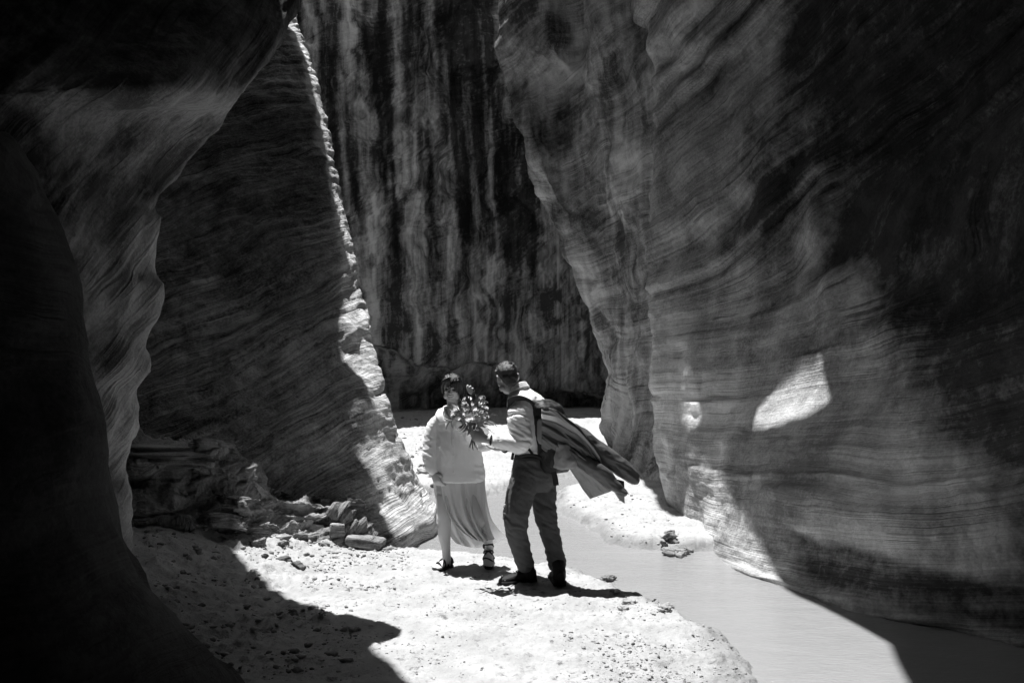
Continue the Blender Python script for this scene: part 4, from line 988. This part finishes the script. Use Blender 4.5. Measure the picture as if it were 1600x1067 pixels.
# hair: short, faded at the neck
rb0 = random.Random(4)
hs = [ell(mat_(0, -0.024, 0.046), (0.0800, 0.0940, 0.082), MR), ell(mat_(0, 0.035, 0.086), (0.062, 0.060, 0.050), MR), ell(mat_(0, -0.060, -0.006), (0.071, 0.050, 0.066), MR, 2), ell(mat_(0, -0.068, -0.045), (0.052, 0.036, 0.040), MR, 2)]
for q in (-1, 1): hs.append(ell(mat_(q * 0.066, 0.030, 0.020), (0.014, 0.022, 0.040), MR, 2))
for k in range(90):                                        # short tufts so the outline is not a smooth cap
    a_, b_ = rb0.uniform(0, 6.28), rb0.uniform(0.05, 1.45)
    n_ = np.array([math.cos(a_) * math.sin(b_), math.sin(a_) * math.sin(b_), math.cos(b_)]); p_ = mat_(0.076 * n_[0], -0.020 + 0.090 * n_[1], 0.050 + 0.076 * n_[2]); q_ = mat_(0.087 * n_[0] + rb0.uniform(-.01, .01), -0.020 + 0.102 * n_[1] + rb0.uniform(-.01, .01), 0.050 + 0.090 * n_[2])
    hs.append(tube([p_, q_], [0.010, 0.004], 5))
link('hair', fused('hair', hs, 0.004, 1, lambda c: 0.003 * fbm(c * 90, 2)), M_hair_m, man)
for q in (-1, 1):
    piece('ear_rim', stube([mat_(q * 0.086, -0.010, -0.024), mat_(q * 0.092, -0.032, 0.002), mat_(q * 0.090, -0.030, 0.026), mat_(q * 0.084, -0.008, 0.030)], [0.005, 0.006, 0.006, 0.004], 10, 6), M_skin_m, man)
    piece('eye', ell(mat_(q * 0.030, 0.080, 0.002), (0.012, 0.006, 0.006), MR, 2), M_dark, man)
    piece('eyebrow', tube([mat_(q * 0.014, 0.092, 0.024), mat_(q * 0.032, 0.089, 0.029), mat_(q * 0.050, 0.074, 0.024)], [0.004, 0.005, 0.002], 6), M_hair, man)
piece('mouth', tube([mat_(x, 0.086 - 12 * x * x, -0.058) for x in np.linspace(-0.024, 0.024, 7)], [0.003, 0.005, 0.007, 0.007, 0.007, 0.005, 0.003], 6), M_lip, man)

# shirt
sh = []
srg = [(605, 812, .060, .060), (611, 815, .085, .08), (619, 820, .150, .105), (631, 825, .195, .125), (645, 827, .208, .132), (670, 829, .195, .14), (700, 833, .18, .132), (710, 835, .165, .12), (714, 835, .12, .09)]
sh.append(loft([ering(Mn(cx, py), lf * hw, fw * dp, 36, 2.3) for py, cx, hw, dp in srg]))
sh.append(stube([Mn(818, 634, -0.11), LS + np.array([-0.01, 0, -0.04]), (LS + LE) / 2 + np.array([-0.01, 0, 0]), LE + np.array([-0.0, 0, 0.01]), LE * 0.62 + LW_ * 0.38, LE * 0.30 + LW_ * 0.70], [0.085, 0.090, 0.082, 0.074, 0.060, 0.050], 26, 18))
sh.append(stube([Mn(822, 638, 0.14), RS, (RS + RE) / 2, RE, RE * 0.4 + RW * 0.6], [0.08, 0.082, 0.075, 0.066, 0.048], 20, 16))
def shirt_m_disp(c):
    arm = np.clip(((c - Mn(830, 670)) @ lf - 0.14) / 0.06, 0, 1)
    cross = np.stack([c[:, 0] * 5 + c[:, 2] * 3, c[:, 1] * 4, c[:, 2] * 15 + c[:, 0] * 7], -1)
    body = np.stack([c[:, 0] * 7 - c[:, 2] * 3, c[:, 1] * 5, c[:, 2] * 4 + c[:, 0] * 2], -1)
    return arm * 0.007 * ridge(cross, 1.25, 1.0) + (1 - arm) * 0.006 * ridge(body, 1.5, 8.0) + 0.0012 * fbm(c * 34, 2)
shirt_m = link('shirt', fused('shirt', sh, 0.008, 4, shirt_m_disp), M_shirt_m, man)
cu = []
for k, (t, r) in enumerate(((0.66, 0.050), (0.72, 0.053), (0.78, 0.047))):
    c0 = LE * (1 - t) + LW_ * t; ax = (LW_ - LE) / np.linalg.norm(LW_ - LE); a = np.cross(ax, [0, 0, 1]); a /= np.linalg.norm(a); b_ = np.cross(ax, a)
    an = np.linspace(0, 2 * math.pi, 18, endpoint=False)
    cu.append(tube([c0 + r * 0.93 * (math.cos(q) * a + math.sin(q) * b_) for q in list(an) + [an[0]]], 0.011, 8))
link('rolled_cuff', fused('rolled_cuff', cu, 0.005, 3, lambda c: 0.004 * fbm(c * 25, 2)), M_shirt_m, shirt_m)
cg = [tube([Mn(809 + k, 603 + 3 * k, 0) + (0.063 + 0.006 * k) * (math.cos(q) * lf + math.sin(q) * fw) + np.array([0, 0, -0.028 * math.sin(q)]) for q in np.linspace(0, 2 * math.pi, 24)], 0.010, 8) for k in (0, 1, 2)]
link('collar', fused('collar', cg, 0.005, 2), M_shirt_m, shirt_m)

# trousers
tr = []
trg = [(709, 835, .17, .125), (716, 836, .182, .138), (735, 835, .195, .155), (752, 834, .19, .15), (766, 833, .15, .12)]
tr.append(loft([ering(Mn(cx, py), lf * hw, fw * dp, 32, 2.3) for py, cx, hw, dp in trg]))
tr.append(stube([LHp + np.array([0, 0, 0.0]), Mn(813, 772, -0.13), LK, Mn(808, 835, -0.14), Mn(815, 860, -0.11), Mn(820, 880, -0.08)], [0.112, 0.108, 0.094, 0.080, 0.074, 0.068], 30, 20))
tr.append(stube([RHp, Mn(850, 772, 0.06), RK, Mn(860, 835, 0.03), Mn(866, 860, 0.02), Mn(871, 882, 0.02)], [0.108, 0.098, 0.082, 0.074, 0.070, 0.066], 30, 20))
def trous_disp(c):
    z = c[:, 2]
    knee = np.exp(-((z - 0.48) / 0.14) ** 2) + 0.9 * np.exp(-((z - 0.15) / 0.08) ** 2) + 0.5
    cross = np.stack([c[:, 0] * 4, c[:, 1] * 4, c[:, 2] * 13 + c[:, 0] * 6], -1)
    return 0.008 * knee * ridge(cross, 1.1, 3.0) + 0.002 * fbm(c * 35, 2)
trous = link('trousers', fused('trousers', tr, 0.008, 4, trous_disp), M_trous, man)
def leg_side(px, py, dy): return Mn(px, py, dy)
piece('logo_mark', tube([Mn(789, 788, -0.20), Mn(787, 792, -0.20)], 0.005, 6), M_white, trous)
piece('logo_mark', tube([Mn(787, 801, -0.20), Mn(792, 802, -0.22)], 0.005, 6), M_white, trous)
piece('belt', loft([ering(Mn(835.5, 709), lf * 0.176, fw * 0.131, 36, 2.3), ering(Mn(836, 716), lf * 0.187, fw * 0.143, 36, 2.3)]), M_strapw, man)

# boots
def boot(heel, toe, ank, name='boot'):
    h, t = np.array(heel), np.array(toe); d = t - h; d[2] = 0; L = np.linalg.norm(d); d /= L; u = np.array([0, 0, 1.0]); s = np.cross(d, u)
    pr = ((-0.10, 0.034, 0.050), (0.02, 0.042, 0.058), (0.25, 0.043, 0.060), (0.48, 0.046, 0.050), (0.70, 0.052, 0.036), (0.90, 0.050, 0.030), (1.05, 0.038, 0.024), (1.12, 0.018, 0.016))
    parts = [loft([ering(h + d * L * q + u * (hh * 0.9), s * ww, u * hh, 20, 2.4) for q, ww, hh in pr]), stube([h + d * L * 0.16 + u * 0.05, np.array(ank) * 0.3 + 0.7 * (h + d * L * 0.14 + u * 0.12), np.array(ank)], [0.056, 0.054, 0.060], 10, 16)]
    b = link(name, fused(name, parts, 0.006, 3, lambda c: 0.002 * fbm(c * 40, 2)), M_boot, man)
    ring = np.array([h + d * L * q + s * (ww + 0.008) for q, ww, hh in pr] + [h + d * L * q - s * (ww + 0.008) for q, ww, hh in reversed(pr)])
    piece('sole', loft([ring - u * 0.012, ring + u * 0.002, ring + u * 0.022]), M_sole, b, False)
    for k in range(5):
        q = 0.34 + 0.07 * k; zt = np.interp(q, [0.25, 0.48, 0.70], [0.135, 0.104, 0.076])
        piece('lace', tube([h + d * L * q - s * 0.024 + u * zt, h + d * L * (q + 0.02) + u * (zt + 0.010), h + d * L * q + s * 0.024 + u * zt], 0.0035, 6), M_white, b)
    return b
boot(lbh, lbt, Mn(820, 880, -0.08)); boot(rbh, rbt, Mn(871, 880, 0.02))
wt = LW_ * 0.92 + LE * 0.08; ax = (LW_ - LE) / np.linalg.norm(LW_ - LE); a_ = np.cross(ax, [0, 0, 1]); a_ /= np.linalg.norm(a_); b_ = np.cross(ax, a_)
piece('wrist_strap', tube([wt + 0.033 * (math.cos(q) * a_ + math.sin(q) * b_) for q in np.linspace(0, 2 * math.pi, 17)], 0.008, 6), M_strapw, man)
wt = RW; ax = (RW - RE) / np.linalg.norm(RW - RE); a_ = np.cross(ax, [0, 0, 1]); a_ /= np.linalg.norm(a_); b_ = np.cross(ax, a_)
piece('wristwatch', tube([wt + 0.033 * (math.cos(q) * a_ + math.sin(q) * b_) for q in np.linspace(0, 2 * math.pi, 17)], 0.009, 6), M_dark, man)

# ------------------------------------------------------------------ backpack
bk = -fw                                                   # out of his back
pack = bpy.data.objects.new('backpack', None); COL.objects.link(pack)
tag(pack, 'black hiking backpack with grey side panels worn by the man', 'backpack')
def onback(px, py, out, side=0.0): return Mn(px, py) + bk * out + lf * side
prg = [(624, 828, .10, .05, .13), (634, 832, .135, .085, .16), (665, 838, .145, .105, .18), (700, 842, .145, .11, .18), (725, 846, .14, .10, .17), (736, 848, .11, .06, .15)]
body = [loft([ering(onback(cx - 4, py, off), lf * hw, bk * dp, 28, 3.0) for py, cx, hw, dp, off in prg])]
pbody = link('pack_body', fused('pack_body', body, 0.009, 3, lambda c: 0.006 * fbm(c * 9, 3) + 0.004 * ridge(c, 12)), M_pack, pack)
pk2 = [loft([ering(onback(848, py, off), lf * hw, bk * dp, 28, 4.0) for py, hw, dp, off in ((684, .13, .06, .20), (690, .15, .08, .22), (716, .152, .10, .25), (725, .145, .09, .24), (728, .12, .06, .22))])]
link('lower_pocket', fused('lower_pocket', pk2, 0.008, 3, lambda c: 0.006 * ridge(c, 9)), M_packgrey, pack)
pk3 = [loft([ering(onback(836, py, 0.17, 0.13), lf * 0.035, bk * dp, 20, 2.8) for py, dp in ((652, .03), (656, .045), (672, .05), (684, .045), (690, .03))])]
link('side_pocket', fused('side_pocket', pk3, 0.007, 2, lambda c: 0.003 * ridge(c, 16)), M_packgrey, pack)
def band(pts, w_, th, axis, name, mat):
    A = smooth_pts(pts, 22); rings = []
    for i in range(len(A)):
        t = A[min(i + 1, len(A) - 1)] - A[max(i - 1, 0)]; t /= np.linalg.norm(t); s = np.array(axis, float); s -= t * t.dot(s); s /= np.linalg.norm(s); n_ = np.cross(t, s)
        rings.append(ering(A[i], s * w_, n_ * th, 12, 3))
    return piece(name, loft(rings), mat, pack)
M_strap = plain('padded_strap', 0.035, 0.7, 0.3, 0.2, 40, 0.3, 200)
band([Mn(834, 634, -0.16), Mn(825, 627, -0.175), Mn(812, 622, -0.185), Mn(801, 624, -0.175), Mn(795, 632, -0.13), Mn(797, 642, -0.06)], 0.026, 0.008, (0.1, -0.5, 0.8), 'shoulder_strap', M_strap)
band([Mn(840, 632, 0.06), Mn(832, 624, 0.10), Mn(820, 620, 0.12), Mn(808, 626, 0.14), Mn(802, 650, 0.18)], 0.026, 0.008, (0.1, 0.5, 0.8), 'shoulder_strap', M_strap)
band([Mn(812, 684, -0.19), Mn(820, 694, -0.185), Mn(832, 709, -0.16)], 0.010, 0.004, (0.5, -0.3, 0.5), 'webbing_strap', M_strapw)
band([Mn(807, 690, -0.10), Mn(803, 703, -0.10), Mn(800, 718, -0.09)], 0.012, 0.005, (0.8, -0.5, 0.0), 'webbing_strap', M_strapw)
band([Mn(848, 718, -0.19), Mn(838, 712, -0.20), Mn(825, 711, -0.185), Mn(812, 713, -0.14)], 0.012, 0.006, (0, 0, 1), 'hip_belt', M_strapw)
band([Mn(862, 728, -0.20), Mn(867, 745, -0.20), Mn(869, 758, -0.20)], 0.022, 0.010, (0.9, -0.3, 0), 'hip_belt', M_strapw)
piece('buckle', ell(onback(846, 664, 0.17, 0.17), (0.018, 0.010, 0.012), None, 2), M_dark, pack)

# ------------------------------------------------------------------ jacket tied to the pack, streaming in the wind
jk = bpy.data.objects.new('jacket', None); COL.objects.link(jk)
tag(jk, 'dark jacket tied over the backpack, streaming out to the right in the wind', 'jacket')
def jsheet(up, lo, nu, nv, folds, amp, ph, dy0=-0.22, dy1=-0.16, grow=0.6):
    U, Lw = np.array(smooth_pts([(x, y, 0) for x, y in up], nu)), np.array(smooth_pts([(x, y, 0) for x, y in lo], nu))
    G = np.zeros((nv, nu, 3))
    for j in range(nu):
        u = j / (nu - 1)
        for i in range(nv):
            v = i / (nv - 1); p = U[j] * (1 - v) + Lw[j] * v
            tri = lambda q: 2 * abs(2 * (q % 1.0) - 1) - 1                      # creased, not rippled
            f = 1.1 * tri(folds * v ** 0.85 + ph + 0.35 * u) + 0.5 * tri(folds * 2.3 * v - ph + 0.7 * u)
            f += 0.9 * float(noise3(np.array([[u * 2.2 + ph, v * 5 + 1.2 * u, ph]]))[0]) + 0.7 * (1 - 2 * abs(float(noise3(np.array([[u * 1.5 + 7, v * 8 - 2 * u, ph]]))[0])))
            G[i, j] = Mn(p[0], p[1], dy0 + (dy1 - dy0) * u - amp * (1 - grow + grow * u) * f - 0.06 * math.sin(math.pi * v))
    return G
cloth('jacket_body', jsheet([(846, 636), (868, 640), (888, 655), (905, 668), (922, 690), (936, 712)], [(846, 700), (862, 712), (882, 722), (905, 735), (930, 748), (952, 762)], 80, 70, 1.9, 0.030, 0.3), M_jacket, jk, 0.006)
cloth('jacket_flap', jsheet([(868, 690), (895, 708), (925, 724), (955, 742), (975, 760)], [(876, 716), (890, 732), (902, 750), (912, 766), (922, 779)], 56, 46, 1.4, 0.020, 2.0, -0.16, -0.12), M_lining, jk, 0.006)
def sleeve(name, pts, rad, ph):
    parts = [stube(pts, rad, 26, 18)]
    return link(name, fused(name, parts, 0.008, 3, lambda c: 0.011 * ridge(np.stack([c[:, 0] * 5 + c[:, 2] * 7, c[:, 1] * 4, c[:, 2] * 3 - c[:, 0] * 2], -1), 1.1, ph)), M_jacket, jk)
s1 = sleeve('sleeve', [Mn(898, 672, -0.12), Mn(918, 690, -0.10), Mn(942, 710, -0.10), Mn(968, 728, -0.10), Mn(990, 746, -0.10)], [0.045, 0.068, 0.070, 0.064, 0.052], 1.0)
s2 = sleeve('sleeve', [Mn(905, 715, -0.22), Mn(930, 733, -0.23), Mn(952, 750, -0.22), Mn(972, 770, -0.20)], [0.040, 0.055, 0.050, 0.036], 4.0)
piece('cuff', tube([Mn(986, 734, -0.10), Mn(990, 746, -0.14), Mn(988, 754, -0.10)], 0.014, 8), M_jacket, s1)
cloth('jacket_strip', jsheet([(950, 742), (962, 748), (975, 752)], [(960, 768), (968, 780), (976, 786)], 20, 16, 1.0, 0.012, 1.0, -0.18, -0.16), M_jacket, jk, 0.006)

# ------------------------------------------------------------------ bouquet
YB = 7.46
def B(px, py, dy=0.0): return P(px, py, YB + dy)
bq = bpy.data.objects.new('bouquet', None); COL.objects.link(bq)
tag(bq, 'loose wildflower bouquet with dark leaves held out in front of the woman', 'bouquet')
rb = random.Random(11)
def rosette(r, petals, layers, cup):
    vs, fs = [], []; base = 0
    for l in range(layers):
        n = petals - l; rr = r * (1 - 0.26 * l); z = 0.22 * r * l
        for k in range(n):
            a = 2 * math.pi * (k + 0.5 * l) / n + rb.uniform(-0.1, 0.1); w_ = rr * 0.62
            pts = []
            for t, ww, hz in ((0.08, 0.25, 0.0), (0.45, 0.95, cup * 0.35), (0.8, 1.0, cup * 0.7), (1.0, 0.55, cup)):
                for s in (-1, 0, 1):
                    x, y = rr * t, s * w_ * ww * 0.6; zz = z + rr * (hz + 0.12 * l) + (0.06 * rr if s else 0) + rb.uniform(-0.03, 0.03) * rr
                    pts.append((x * math.cos(a) - y * math.sin(a), x * math.sin(a) + y * math.cos(a), zz))
            vs += pts
            for i in range(3):
                for j in range(2):
                    q = base + i * 3 + j; fs.append((q, q + 1, q + 4, q + 3))
            base += 12
    return np.array(vs), np.array(fs)
fl_mesh = []
for k, (r, p, l, c, m) in enumerate(((0.037, 7, 3, 0.6, M_petal), (0.034, 6, 3, 0.8, M_petal2), (0.022, 5, 2, 0.4, M_petal), (0.032, 6, 3, 0.8, M_petal2))):
    me = mesh_np('flower', *rosette(r, p, l, c)); me.materials.append(m); fl_mesh.append(me)
lv = []
for t, ww, hz in ((0, 0.05, 0), (0.2, 0.7, 0.05), (0.5, 1.0, 0.08), (0.8, 0.6, 0.02), (1.0, 0.06, -0.08)):
    for s in (-1, 0, 1): lv.append((t, s * ww * 0.17, hz + (0.03 if s else 0)))
leaf_me = mesh_np('leaf', np.array(lv) * 0.09, np.array([(i * 3 + j, i * 3 + j + 1, i * 3 + j + 4, i * 3 + j + 3) for i in range(4) for j in range(2)])); leaf_me.materials.append(M_leaf)
grip = B(738, 682, -0.01)
fl_pos = [(722, 640, -.06, 0), (734, 636, -.08, 3), (746, 640, -.05, 1), (728, 650, -.11, 0), (741, 651, -.12, 3), (752, 650, -.08, 1), (718, 652, -.05, 2), (735, 663, -.12, 1), (747, 662, -.10, 0), (724, 662, -.08, 2),
          (712, 650, -.02, 3), (740, 628, -.02, 2), (752, 632, -.01, 2), (757, 640, 0, 2), (730, 628, .0, 0), (756, 660, -.03, 2), (710, 645, .02, 2), (750, 625, 0, 2), (716, 643, -.03, 1), (739, 644, -.10, 0), (730, 643, -.10, 3), (747, 647, -.10, 3), (722, 656, -.11, 1), (734, 657, -.14, 0), (742, 660, -.13, 2), (754, 655, -.10, 0), (727, 634, -.05, 1), (744, 634, -.05, 0)]
for px, py, dy, k in fl_pos:
    px, py = 737 + (px - 736) * 1.05, 646 + (py - 648) * 0.95
    o = link('flower', fl_mesh[k], None, bq); c = Vector(B(px, py, dy)); o.location = c
    dirv = (c - Vector(B(740, 672, 0.03))).normalized() + Vector((0, -0.5, 0.2)); o.rotation_euler = dirv.to_track_quat('Z', 'Y').to_euler()
    piece('stem', stube([grip, (grip * 0.45 + np.array(c) * 0.55) + np.array([0, -0.01, 0]), np.array(c)], [0.003, 0.0025, 0.002], 8, 5), M_stem, bq)
for k in range(60):
    a = rb.uniform(0, 2 * math.pi); rr = rb.uniform(4, 27); px, py = 737 + rr * math.cos(a) * 1.0, 648 + rr * math.sin(a) * 0.9
    o = link('leaf', leaf_me, None, bq); o.location = B(px, py, rb.uniform(-0.15, 0.03))
    o.rotation_euler = (rb.uniform(-0.9, 0.9), -math.atan2(650 - py + 6, px - 736) * 1.0 + rb.uniform(-0.5, 0.5), rb.uniform(-0.8, 0.8)); o.scale = [rb.uniform(0.6, 1.15)] * 3
for k in range(9):                                          # stalk ends below the hand, thin curling sprays above
    e = B(733 + 1.6 * k, 700 + rb.uniform(-6, 4), rb.uniform(-0.02, 0.03)); piece('stem', stube([grip + np.array([0.004 * (k - 4), 0, 0.03]), grip, e], [0.004, 0.004, 0.003], 8, 5), M_stem, bq)
for k in range(7):
    b0 = B(750 + 2 * k, 642 - 2 * k, 0.0); cc = B(752 + rb.uniform(-4, 8), 628 + rb.uniform(-8, 10), 0)
    piece('spray', tube([cc + 0.018 * np.array([math.cos(q + k), 0.3 * math.sin(q * 1.3), math.sin(q + k)]) * (1 - 0.08 * q) for q in np.linspace(0, 5.2, 16)], 0.0022, 5), M_petal2, bq)
# one white drooping bloom high at the right of her face
for k in range(5):
    a = -0.6 + 0.55 * k; c0 = B(731, 611, 0.1)
    piece('white_petal', ell(c0 + 0.026 * np.array([math.cos(a), -0.2, math.sin(a)]), (0.026, 0.008, 0.011), Matrix.Rotation(-a, 3, 'Y'), 2), M_petal, bq)
piece('stem', stube([grip, B(742, 650, 0.06), B(733, 620, 0.10)], [0.003, 0.003, 0.003], 10, 5), M_stem, bq)
